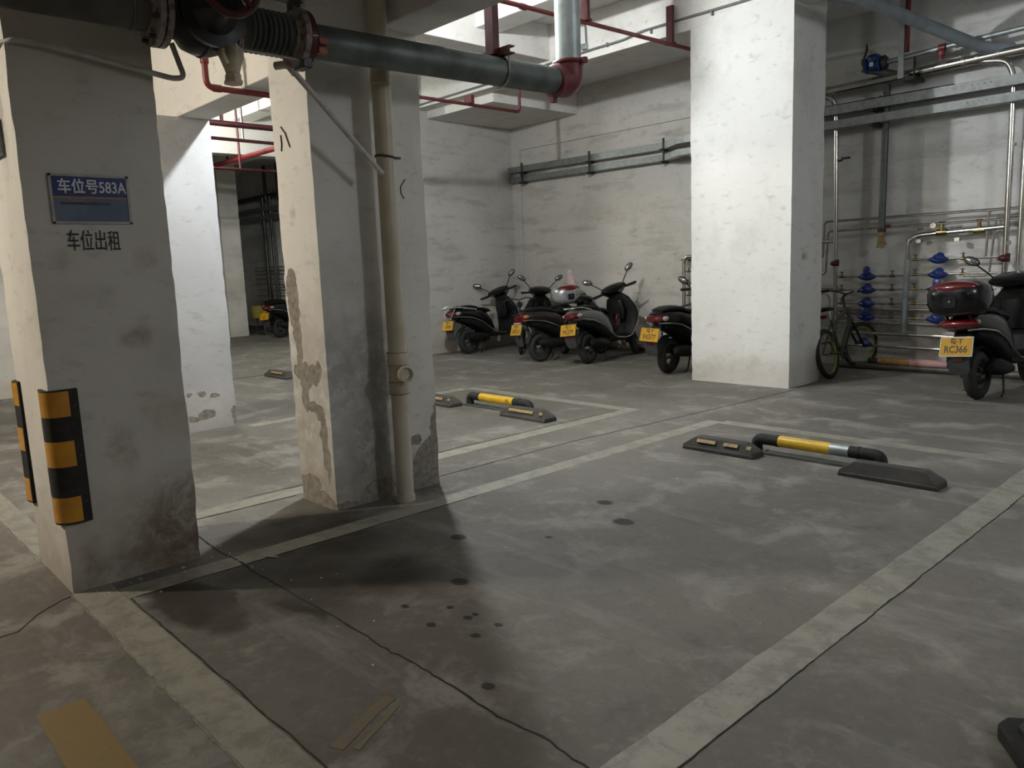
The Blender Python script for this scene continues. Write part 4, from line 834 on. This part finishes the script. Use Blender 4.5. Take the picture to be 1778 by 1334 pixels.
# ------------------------------------------------------------------ scooters
def cut(m_): return m_
def scooter(label, loc, heading, lean, steer, body, plate, opts, name='scooter', scale=1.0):
    """local frame: x forward, y left, z up, rear axle above the origin"""
    t = thing(name, label, 'scooter', loc, heading, lean=lean, group='parked scooters'); t.scale = (scale,) * 3
    WR = .215
    AX = Vector((1.22, 0, WR)); axd = Vector((-.34, 0, .74)).normalized()
    S = Matrix.Translation(AX) @ Matrix.Rotation(steer, 4, axd) @ Matrix.Translation(-AX)
    def wheel(nm, c, xf=None):
        a = MB().torus(c, (0, 1, 0), WR - .052, .052, 32, 10, 1.0)
        if xf: a.xf(xf)
        w_ = a.build(nm, M_rub, t)
        b = MB().torus(c, (0, 1, 0), .112, .014, 28, 6, 2.2)
        for k in range(3):
            an = R(90 + 120 * k)
            for s_ in (-.16, .16):
                b.tube([Vector(c) + Vector((math.cos(an) * .03, 0, math.sin(an) * .03)), Vector(c) + Vector((math.cos(an + s_) * .11, 0, math.sin(an + s_) * .11))], .011, 6)
        b.cyl(Vector(c) + Vector((0, -.045, 0)), Vector(c) + Vector((0, .045, 0)), .035, n=14)
        if xf: b.xf(xf)
        b.build('rim', M_rim, w_)
        return w_
    wheel('rear_wheel', (0, 0, WR)); wheel('front_wheel', tuple(AX), S)
    # rear bodywork
    bm_ = body
    rb = MB().loft([(-.37, .700), (-.31, .695), (-.18, .685), (.02, .665), (.22, .62), (.36, .55), (.46, .46), (.53, .37)], [.05, .095, .13, .155, .16, .15, .135, .12], [.034, .070, .092, .112, .135, .135, .115, .07], 16, 2.6)
    rb.build('rear_body', bm_, t)
    lb = MB().loft([(-.20, .60), (.0, .565), (.2, .49), (.36, .40), (.5, .33)], [.10, .135, .145, .14, .13], [.05, .07, .085, .085, .06], 14, 2.6)
    lb.build('lower_body', opts.get('low', M_blkm), t)
    st = MB().loft([(-.27, .775), (-.12, .79), (.05, .785), (.16, .765), (.22, .74), (.36, .725), (.48, .70), (.545, .66)], [.075, .105, .12, .125, .125, .12, .105, .07], [.018, .030, .036, .036, .032, .036, .034, .018], 14, 2.8)
    st.build('seat', M_seat, t)
    # floor board, tunnel, leg shield
    fbm = MB().loft([(.44, .32), (.60, .285), (.84, .285), (.96, .32)], [.13, .155, .16, .15], [.05, .035, .035, .045], 12, 3.4)
    fbm.build('floorboard', M_blkm, t)
    ls = MB().loft([(.93, .30), (1.01, .42), (1.04, .58), (1.01, .74), (.95, .87), (.91, .935)], [.15, .22, .25, .24, .175, .10], [.03, .045, .05, .05, .05, .03], 16, 2.8)
    ls.build('leg_shield', M_blkm if not opts.get('shield') else opts['shield'], t)
    MB().loft([(.90, .56), (.90, .70), (.885, .84)], [.10, .13, .10], [.03, .045, .03], 12, 3).build('inner_panel', M_blk, t)
    ff = MB().loft([(1.10, .33), (1.17, .50), (1.14, .68), (1.04, .86)], [.08, .13, .14, .09], [.04, .055, .07, .05], 14, 2.4)
    ff.build('front_fairing', body, t)
    # trim line from tail to shield on both sides
    tr = MB()
    for s_ in (-1, 1):
        tr.tube([(-.35, s_ * .075, .635), (-.22, s_ * .132, .635), (.02, s_ * .158, .60), (.24, s_ * .160, .52), (.42, s_ * .155, .40), (.56, s_ * .158, .315), (.78, s_ * .165, .290), (.93, s_ * .175, .305), (1.02, s_ * .235, .45), (1.05, s_ * .262, .60), (1.01, s_ * .248, .74), (.95, s_ * .185, .87)], .0095, 8, .05)
    tr.build('chrome_trim', opts.get('trim', M_chr), t)
    # rear light and indicators
    L = opts.get('lamp', 'wide')
    if L == 'rect':
        MB().loft([(-.40, .655), (-.36, .655), (-.30, .655)], [.055, .085, .10], [.042, .055, .055], 8, 6).build('tail_light', M_lens, t)
        for s_ in (-1, 1): MB().ell((-.29, s_ * .10, .685), (.055, .030, .030), 10, 6).build('indicator', M_amb, t)
        MB().b2((-.405, -.075, .585), (-.37, .075, .61)).build('light_edge', M_clr, t, bevel=.004)
    elif L == 'oval':
        MB().ell((-.35, 0, .69), (.085, .165, .052), 18, 8).build('tail_light', M_lens, t)
        for s_ in (-1, 1): MB().ell((-.29, s_ * .125, .70), (.06, .02, .024), 10, 6).build('indicator', M_amb, t)
    else:
        MB().loft([(-.405, .68), (-.36, .685), (-.28, .69)], [.05, .09, .115], [.028, .045, .052], 12, 3).build('tail_light', M_lens, t)
        for s_ in (-1, 1): MB().ell((-.26, s_ * .115, .690), (.075, .030, .032), 12, 6, Matrix.Rotation(s_ * -.2, 3, 'Z')).build('indicator', M_clr, t)
    # plate, flap
    pl_z, pl_x, tl = .505, -.42, R(18)
    xx = Vector((0, -1, 0)); nn = Vector((-math.cos(tl), 0, math.sin(tl) * -0.0 + math.sin(tl))); yy = nn.cross(xx); 
    Pm = frame((pl_x, 0, pl_z), xx, yy, nn)
    fr_ = MB().box((0, 0, -.002), (.262, .172, .006)).xf(Pm).build('plate_holder', opts.get('pframe', M_mdk), t, bevel=.004)
    pw_ = MB().box((0, 0, .0025), (.246, .155, .003)).xf(Pm).build('number_plate', M_plate, t)
    def ptxt(b_, size, dx, dy, sx, bold): text('lettering', b_, size, Pm @ Matrix.Translation((dx, dy, .0045)), M_ink, pw_, bold=bold, ext=.0004, sx=sx)
    if plate[0]: ptxt(plate[0], .055, 0, .042, .95, .0012)
    ptxt(plate[1], .082, 0, -.027, .80, .0012)
    fl_ = MB()
    fl_.rings([[(x, -w, z), (x + .012, -w, z + .004), (x + .012, w, z + .004), (x, w, z)] for x, z, w in ((-.24, .62, .06), (-.33, .56, .07), (-.39, .46, .085), (-.40, .38, .09), (-.37, .29, .08), (-.355, .255, .055))])
    fl_.build('mud_flap', M_grey, t)
    MB().box((-.405, 0, .395), (.008, .09, .03)).build('rear_reflector', M_lens, t)
    MB().rings([[((.0 + (WR + .03) * math.cos(R(a))), -.05, WR + (WR + .03) * math.sin(R(a))), ((WR + .038) * math.cos(R(a)), -.05, WR + (WR + .038) * math.sin(R(a))), ((WR + .038) * math.cos(R(a)), .05, WR + (WR + .038) * math.sin(R(a))), ((WR + .03) * math.cos(R(a)), .05, WR + (WR + .03) * math.sin(R(a)))] for a in range(50, 176, 14)]).build('rear_fender', M_blkm, t)
    # engine, muffler, stand, shock
    en = MB().loft([(-.02, .235), (.10, .25), (.26, .27), (.40, .29), (.50, .30)], [.055, .07, .07, .06, .05], [.055, .07, .085, .08, .05], 12, 3, y0=.085)
    en.build('engine_case', M_eng, t)
    mu = MB().loft([(-.10, .30), (-.06, .295), (.16, .265), (.34, .24)], [.03, .058, .058, .035], [.035, .062, .062, .035], 14, 2.3, y0=-.150)
    mu.build('muffler', M_blkm if not opts.get('muf') else M_eng, t)
    MB().loft([(.02, .27), (.14, .27), (.28, .26), (.42, .25)], [.035, .05, .05, .04], [.05, .075, .08, .05], 12, 3, y0=-.075).build('engine_cover', M_eng, t)
    MB().tube([(-.0, .10, WR + .04), (.02, .115, .58)], .012, 8).torus((.005, .105, .33), (.05, 0, 1), .026, .006, 14, 6).torus((.008, .107, .38), (.05, 0, 1), .026, .006, 14, 6).torus((.011, .108, .43), (.05, 0, 1), .026, .006, 14, 6).build('shock_absorber', M_mdk, t)
    sd = MB()
    for s_ in (-1, 1): sd.tube([(.34, s_ * .09, .20), (.22, s_ * .13, .03), (.14, s_ * .14, .012)], .010, 8, .03)
    sd.tube([(.34, -.09, .20), (.34, .09, .20)], .010, 8); sd.build('centre_stand', M_mdk, t)
    MB().tube([(.45, .14, .24), (.42, .26, .02), (.36, .29, .012)], .009, 8, .03).build('side_stand', M_mdk, t)
    # rack
    if opts.get('rack', 'bars') == 'wing':
        rk = MB()
        for s_ in (-1, 1): rk.tube([(.12, s_ * .15, .735), (-.10, s_ * .155, .765), (-.32, s_ * .13, .80), (-.46, s_ * .06, .785)], .016, 10, .08)
        rk.tube([(-.46, .06, .785), (-.47, 0, .783), (-.46, -.06, .785)], .016, 10, .02)
        for x in (-.38, -.28, -.18): rk.tube([(x, -.12, .79), (x + .03, 0, .83), (x, .12, .79)], .008, 8, .05)
        for s_ in (-1, 1): rk.tube([(-.32, s_ * .12, .79), (-.40, s_ * .07, .63)], .008, 8)
        rk.build('rear_rack', M_silb, t)
    elif opts.get('rack', 'bars') == 'bars':
        rk = MB()
        for s_ in (-1, 1): rk.tube([(.02, s_ * .12, .75), (-.20, s_ * .13, .79), (-.36, s_ * .09, .79), (-.37, 0, .79)], .011, 8, .06)
        rk.build('grab_rail', M_chr if opts.get('crail') else M_blkm, t)
    # steering assembly
    S = Matrix.Translation((0, 0, 0)) @ S; dz = Matrix.Translation((0, 0, opts.get('drop', 0)))
    def B(mb, nm, mat, par=None):
        if opts.get('drop') and nm in ('handlebar_cowl', 'dial', 'headlight', 'grip', 'brake_lever'): mb.xf(dz)
        if opts.get('mz') and nm.startswith('mirror'): mb.xf(Matrix.Translation((0, 0, opts['mz'])))
        return mb.xf(S).build(nm, mat, par or t)
    hd = MB().loft([(.76, .985), (.82, 1.01), (.92, 1.02), (1.02, .985), (1.09, .92)], [.12, .19, .20, .155, .07], [.030, .058, .075, .075, .045], 14, 2.3)
    head = B(hd, 'handlebar_cowl', opts.get('cowl', M_blk))
    B(MB().box((.825, 0, 1.045), (.05, .15, .012), Matrix.Rotation(R(-25), 3, 'Y')), 'dial', M_mdk, head)
    B(MB().ell((1.05, 0, .955), (.035, .09, .045), 14, 6), 'headlight', M_clr, head)
    B(MB().cyl((.915, 0, .96), (1.0, 0, .80), .045, n=12), 'steering_neck', M_blkm)
    for s_ in (-1, 1):
        gr = B(MB().tube([(.86, s_ * .13, .99), (.81, s_ * .34, .985)], .017, 12), 'grip', M_blkm)
        B(MB().tube([(.90, s_ * .15, .985), (.885, s_ * .33, .965)], .006, 6), 'brake_lever', M_std, gr)
        if opts.get('nomirror'): continue
        a = MB().tube([(.90, s_ * .14, 1.03), (.89, s_ * .20, 1.10), (.87, s_ * .285, 1.19)], .0075, 8, .04)
        mr = B(a, 'mirror_stalk', M_blkm)
        B(MB().ell((.865, s_ * .325, 1.235), (.022, .078, .042), 16, 8, Matrix.Rotation(s_ * R(28), 3, 'X')), 'mirror_head', M_blkm, mr)
        B(MB().ell((.855, s_ * .325, 1.235), (.0165, .069, .034), 16, 8, Matrix.Rotation(s_ * R(28), 3, 'X')), 'mirror_glass', M_mir, mr)
    fd = MB().rings([[(AX.x + (WR + .028) * math.cos(R(a)), -.058, WR + (WR + .028) * math.sin(R(a))), (AX.x + (WR + .045) * math.cos(R(a)), -.035, WR + (WR + .045) * math.sin(R(a))), (AX.x + (WR + .045) * math.cos(R(a)), .035, WR + (WR + .045) * math.sin(R(a))), (AX.x + (WR + .028) * math.cos(R(a)), .058, WR + (WR + .028) * math.sin(R(a)))] for a in range(25, 166, 14)])
    B(fd, 'front_fender', opts.get('fender', body))
    fk = MB()
    for s_ in (-1, 1): fk.tube([(AX.x, s_ * .075, WR), (AX.x - .12, s_ * .075, WR + .27)], .016, 8)
    fk.tube([(AX.x - .12, -.075, WR + .27), (AX.x - .12, .075, WR + .27)], .02, 8); fk.tube([(AX.x - .12, 0, WR + .27), (.93, 0, .86)], .02, 8)
    B(fk, 'front_fork', M_mdk)
    if opts.get('box'):
        bc, rc = opts['box']
        b_ = MB().loft([(-.52, .90), (-.50, .90), (-.44, .905), (-.32, .91), (-.18, .905), (-.10, .895), (-.07, .89)], [.10, .16, .215, .235, .215, .16, .11], [.07, .115, .145, .155, .14, .105, .07], 18, 3.0)
        if opts.get('boxz'): b_.xf(Matrix.Translation((opts['boxz'][0], 0, opts['boxz'][1])))
        bx = b_.build('top_box', bc, t)
        z0 = .965 + (opts['boxz'][1] if opts.get('boxz') else 0); x0 = (opts['boxz'][0] if opts.get('boxz') else 0)
        MB().ell((x0 - .42, 0, z0 + .032), (.104, .195, .060), 24, 14).build('reflector', rc, bx)
        MB().box((x0 - .522, 0, z0 - .085), (.012, .10, .09)).build('latch_panel', M_blkm, bx, bevel=.004)
        MB().cyl((x0 - .524, 0, z0 - .075), (x0 - .535, 0, z0 - .075), .011, n=12).build('lock', M_chr, bx)
        MB().b2((-.42, -.10, .765), (-.05, .10, .782)).tube([(-.38, -.09, .77), (-.30, -.08, .68)], .012, 8).tube([(-.38, .09, .77), (-.30, .08, .68)], .012, 8).build('box_rack', M_mdk, t)
    return t

H = R(90)
scooter('black scooter with a silver rear rack, leftmost of the row by the wall', (-9.78, 8.15, 0), H + R(4), R(-5), R(38), M_blk, ('粤·T', '17999'), dict(rack='wing', lamp='wide'), scale=.97)
scooter('dark brown scooter with a square red tail light, second from the side wall', (-8.0, 8.02, 0), H - R(7), R(-4), R(-12), M_brn, ('粤·T', 'HP512'), dict(nomirror=1, drop=-.13, rack='none', lamp='rect', crail=True), scale=.97)
scooter('silver-grey scooter with a black leg shield in the middle of the row', (-7.22, 8.19, 0), H + R(8), R(-6), R(38), M_silv, ('粤·T', '9K279'), dict(lamp='wide', crail=True, cowl=M_blk, shield=M_blkm))
scooter('black scooter partly hidden by the broad white pillar', (-5.73, 7.98, 0), H + R(3), R(2), R(10), M_blk, ('粤·T', '9X577'), dict(mz=-.13, lamp='wide', rack='none'), scale=1.03)
scooter('black scooter with a large dark top box at the right edge', (-2.30, 8.06, 0), H - R(4), R(-4), R(6), M_blk, ('粤·T', 'RC366'), dict(lamp='oval', rack='none', pframe=M_pfr, box=(M_blk, M_lens)), scale=1.06)
sB = scooter('scooter carrying a silver top box with a red reflector behind the row', (-8.36, 8.90, 0), H + R(66), R(-3), R(-12), M_blk, ('', '0'), dict(lamp='wide', rack='none', box=(M_silb, M_lens), boxz=(.06, .07)), scale=.96)
# cloth over that scooter's mirror
t = thing('cloth_cover', 'dusty pink cloth draped over a scooter mirror behind the silver top box', 'cloth', (-8.33, 9.05, 1.0))
c_ = MB(); rs = []
for i, (z, r, dx) in enumerate(((.31, .008, -.01), (.30, .035, -.01), (.27, .058, 0), (.22, .07, .005), (.15, .075, .015), (.08, .085, .035), (.02, .095, .06), (-.03, .10, .085), (-.07, .07, .10))):
    rs.append([(dx + math.cos(2 * math.pi * k / 22) * r * (1 + .16 * math.sin(k * 2.3 + i * .5)), math.sin(2 * math.pi * k / 22) * r * .55 * (1 + .2 * math.sin(k * 3.1 + i * .4)), z - (.025 * math.sin(k * 1.7) if i > 6 else 0)) for k in range(22)])
c_.rings(rs).build('drape', M_cloth, t, angle=70)
t = thing('seat_bag', 'pale grey pouch on the floorboard of the leftmost scooter', 'bag', (-9.80, 8.66, .45))
MB().loft([(-.07, .02), (-.06, .10), (-.03, .17), (.02, .20)], [.07, .09, .09, .05], [.05, .06, .06, .04], 12, 3).build('pouch', simple('pale_grey_vinyl', (.30, .29, .26), .6), t)
MB().tube([(-.05, -.06, .19), (-.03, -.09, .24), (.0, -.06, .21)], .006, 6, .02).build('strap', M_blkm, t)
t = thing('red_lock', 'red cable lock hanging behind the leg shield of the silver-grey scooter', 'lock', (-7.24, 8.86, .50))
MB().torus((0, 0, .08), (1, .3, 0), .055, .014, 20, 8).build('cable', M_redl, t)
MB().box((0, 0, .02), (.04, .05, .07)).build('lock_body', M_redl, t, bevel=.008)
def wall_crack(pts, label):
    tag(MB().tube(pts, [.0035] * len(pts), 5).build('plaster_crack', M_crack), label, 'crack')
wall_crack([(-4.315, 2.256, 2.245), (-4.285, 2.256, 2.215), (-4.27, 2.256, 2.205), (-4.25, 2.256, 2.165), (-4.225, 2.256, 2.12)], 'dark jagged crack high on the bright narrow face of the peeling pillar')
wall_crack([(-4.325, 2.256, 2.20), (-4.32, 2.256, 2.15), (-4.33, 2.256, 2.11)], 'short crack below and left of the jagged one on the peeling pillar')
wall_crack([(-3.998, 2.885, 1.945), (-3.998, 2.85, 1.90), (-3.998, 2.85, 1.86), (-3.998, 2.87, 1.83)], 'curved crack right of the drain pipe on the peeling pillar')
# thin handlebar of an electric bike between the first two scooters
t = thing('electric_bike', 'slim dark electric bike standing between the first two scooters', 'electric bike', (-8.92, 8.5, 0), H + R(42), lean=R(-4), group=None)
t.scale = (.88,) * 3
for x in (0, .95):
    w_ = MB().torus((x, 0, .20), (0, 1, 0), .165, .032, 26, 8).build('wheel', M_rub, t)
    MB().torus((x, 0, .20), (0, 1, 0), .125, .010, 24, 6).cyl((x, -.04, .2), (x, .04, .2), .05, n=12).build('hub', M_rim, w_)
MB().tube([(0, 0, .2), (.30, 0, .30), (.62, 0, .32), (.78, 0, .72)], .022, 10, .08).tube([(.30, 0, .30), (.20, 0, .66)], .016, 8).build('frame', M_mdk, t)
MB().loft([(.05, .68), (.18, .70), (.36, .68)], [.09, .10, .05], [.02, .03, .02], 12).build('saddle', M_seat, t)
MB().tube([(.78, 0, .70), (.74, 0, .93)], .016, 8).tube([(.62, .29, .95), (.72, .16, .99), (.74, 0, .95), (.72, -.16, .99), (.62, -.29, .95)], .012, 8, .05).tube([(.95, 0, .2), (.80, 0, .66)], .018, 8).build('handlebar', M_mdk, t)
MB().ell((.80, 0, .86), (.05, .06, .06), 12, 6).build('headlight', M_mdk, t)
# far bay scooters
f1 = scooter('dim black scooter in the far bay seen between the pillars', (-16.35, 8.15, 0), H + R(20), R(-4), R(30), M_blk, ('', '52'), dict(lamp='wide', rack='none', muf=1))
f2 = scooter('second dim black scooter behind the far one between the pillars', (-17.6, 8.75, 0), H + R(12), R(-4), R(30), M_blk, ('', '7'), dict(lamp='wide', rack='none'))
t = thing('yellow_cart', 'small dull yellow plastic tub in the far bay beside the pale pillar', 'tub', (-17.75, 8.35, 0))
MB().lathe((0, 0, .38), (0, 0, 1), [(.12, 0), (.17, .02), (.20, .28), (.21, .30), (.19, .30), (.16, .04)], 18).build('tub', simple('dull_yellow_plastic', (.22, .19, .03), .6), t)
MB().tube([(-.15, 0, .40), (-.2, 0, .02), (.25, 0, .02), (.15, 0, .40)], .015, 8, .05).build('stand', M_mdk, t)

# ------------------------------------------------------------------ bicycle
t = thing('bicycle', 'dark bicycle with yellow-green rims leaning behind the broad pillar', 'bicycle', (-3.93, 8.56, 0), H + R(3), lean=R(-10))
WR = .285; AXb = Vector((1.0, 0, WR)); axd = Vector((-.28, 0, .8)).normalized(); S = Matrix.Translation(AXb) @ Matrix.Rotation(R(-24), 4, axd) @ Matrix.Translation(-AXb)
for c, xf in (((0, 0, WR), None), (tuple(AXb), S)):
    a = MB().torus(c, (0, 1, 0), WR - .029, .029, 36, 8); b = MB().torus(c, (0, 1, 0), WR - .055, .014, 36, 6, 1.0); d = MB()
    for k in range(18):
        an = 2 * math.pi * k / 18; d.tube([Vector(c) + Vector((math.cos(an + .4) * .02, (.02 if k % 2 else -.02), math.sin(an + .4) * .02)), Vector(c) + Vector((math.cos(an) * (WR - .06), 0, math.sin(an) * (WR - .06)))], .0015, 4)
    d.cyl(Vector(c) - Vector((0, .04, 0)), Vector(c) + Vector((0, .04, 0)), .018, n=10)
    if xf: a.xf(xf); b.xf(xf); d.xf(xf)
    w_ = a.build('front_wheel' if xf else 'rear_wheel', M_rub, t); b.build('rim', M_green, w_); d.build('spokes', M_std, w_)
fr = MB().tube([(.36, 0, .26), (.24, 0, .66)], .018, 10).tube([(.36, 0, .26), (.78, 0, .62)], .034, 10).tube([(.25, 0, .60), (.76, 0, .73)], .018, 10).tube([(.80, 0, .58), (.755, 0, .76)], .022, 10)
for s_ in (-1, 1): fr.tube([(0, s_ * .05, WR), (.36, s_ * .03, .26)], .010, 8).tube([(0, s_ * .05, WR), (.25, s_ * .02, .60)], .009, 8)
fr.build('frame', simple('dark_green_grey_frame', (.05, .055, .035), .35, 0, var=.2, coat=.3), t)
fk = MB()
for s_ in (-1, 1): fk.tube([(1.0, s_ * .05, WR), (.83, s_ * .05, .58)], .014, 8)
fk.tube([(.83, -.05, .58), (.83, .05, .58)], .016, 8).xf(S).build('fork', M_blk, t)
MB().tube([(.24, 0, .64), (.215, 0, .76)], .013, 8).build('seat_post', M_chr, t)
MB().loft([(.05, .775), (.12, .785), (.22, .78), (.34, .775)], [.06, .07, .04, .018], [.018, .022, .018, .014], 12, 2.4).build('saddle', M_seat, t)
MB().tube([(.755, 0, .76), (.735, 0, .90), (.78, 0, .92)], .014, 8, .02).tube([(.72, .20, .975), (.78, .10, .955), (.79, 0, .92), (.78, -.10, .955), (.72, -.20, .975)], .011, 8, .06).xf(S).build('handlebar', M_mdk, t)
for s_ in (-1, 1): MB().tube([(.72, s_ * .20, .975), (.67, s_ * .29, .965)], .017, 10).xf(S).build('grip', M_chr if s_ < 0 else M_blkm, t)
MB().lathe((.36, -.03, .26), (0, -1, 0), [(.02, 0), (.085, .002), (.085, .010), (.02, .012)], 20).tube([(.36, -.05, .26), (.46, -.06, .12)], .010, 8).tube([(.36, .05, .26), (.26, .06, .40)], .010, 8).build('crank', M_mdk, t)
MB().box((.47, -.10, .12), (.09, .07, .02)).build('pedal', M_chr, t); MB().box((.25, .10, .40), (.09, .07, .02)).build('pedal', M_mdk, t)
MB().box((.06, 0, .70), (.04, .06, .04)).build('rear_reflector', M_lens, t)
for zz in (-1, 1): pass

# ------------------------------------------------------------------ plumbing of the far bay
YF = 9.62
for z, r, m_, l in ((3.42, .06, M_mdk, 'thick dark pipe high on the far bay wall'), (3.10, .06, M_tray, 'upper dark cable tray in the far bay'), (2.88, .055, M_tray, 'lower dark cable tray in the far bay')):
    if 'tray' in l: tag(MB().b2((-22, 9.5, z - .05), (-14.5, 9.62, z + .05)).build('cable_tray', m_), l, 'cable tray')
    else: pipe('far_pipe', [(-22, YF, z), (-14.5, YF, z)], r, m_, l)
for i, (x, z0, z1, r) in enumerate(((-19.6, .2, 3.4, .05), (-19.2, .2, 3.4, .04), (-18.1, 1.7, 4.18, .025), (-17.9, 1.7, 4.18, .025), (-19.4, 3.3, 4.18, .045), (-17.2, .3, 1.5, .03), (-18.7, 3.3, 4.18, .035))):
    pipe('far_riser', [(x, YF - .06, z0), (x, YF - .06, z1)], r, M_mdk, '%s dark upright pipe on the far bay wall' % ('first', 'second', 'third', 'fourth', 'short upper', 'short lower', 'last')[i], n=8)
for i, z in enumerate((1.6, 1.5, 1.4, 1.28, 1.15, 1.0, .85, .7, .55, .4)):
    pipe('far_rail_pipe', [(-20.5, YF, z), (-15, YF, z)], .014, M_std, '%s level pipe from the top in the far bay' % ('first', 'second', 'third', 'fourth', 'fifth', 'sixth', 'seventh', 'eighth', 'ninth', 'tenth')[i], n=6)
meter(-18.0, 1.15, 'upper tiny water meter in the far bay', 1, 'far bay water meters'); meter(-18.0, 1.0, 'lower tiny water meter in the far bay', 1, 'far bay water meters')

# ------------------------------------------------------------------ lamps
for i, (p, w, c, rb, l) in enumerate(LAMPS):
    t = thing('bulb_lamp', l, 'lamp', p)
    top = (4.18 if p[1] > 7.93 else 4.43) - p[2]
    MB().cyl((0, 0, rb * 1.25), (0, 0, rb * 1.25 + .07), .022, n=12).build('socket', M_blkm, t)
    MB().cyl((0, 0, rb * 1.25 + .07), (0, 0, top), .004, n=6).build('cord', M_blkm, t)
    MB().lathe((0, 0, rb * 1.25), (0, 0, 1), [(.15 + rb, -.01), (.13 + rb, .012), (.05, .035), (.03, .05)], 28).build('light_block_dish', M_dish, t)  # added above each bulb to block light that burns out the ceiling
    em = simple('glowing_bulb_%d' % i, (.9, .9, .88), .4, 0, var=0, em=(c, w / (4 * math.pi * math.pi * rb ** 2)))
    MB().ell((0, 0, 0), (rb, rb, rb * 1.2), 20, 12).build('bulb', em, t)
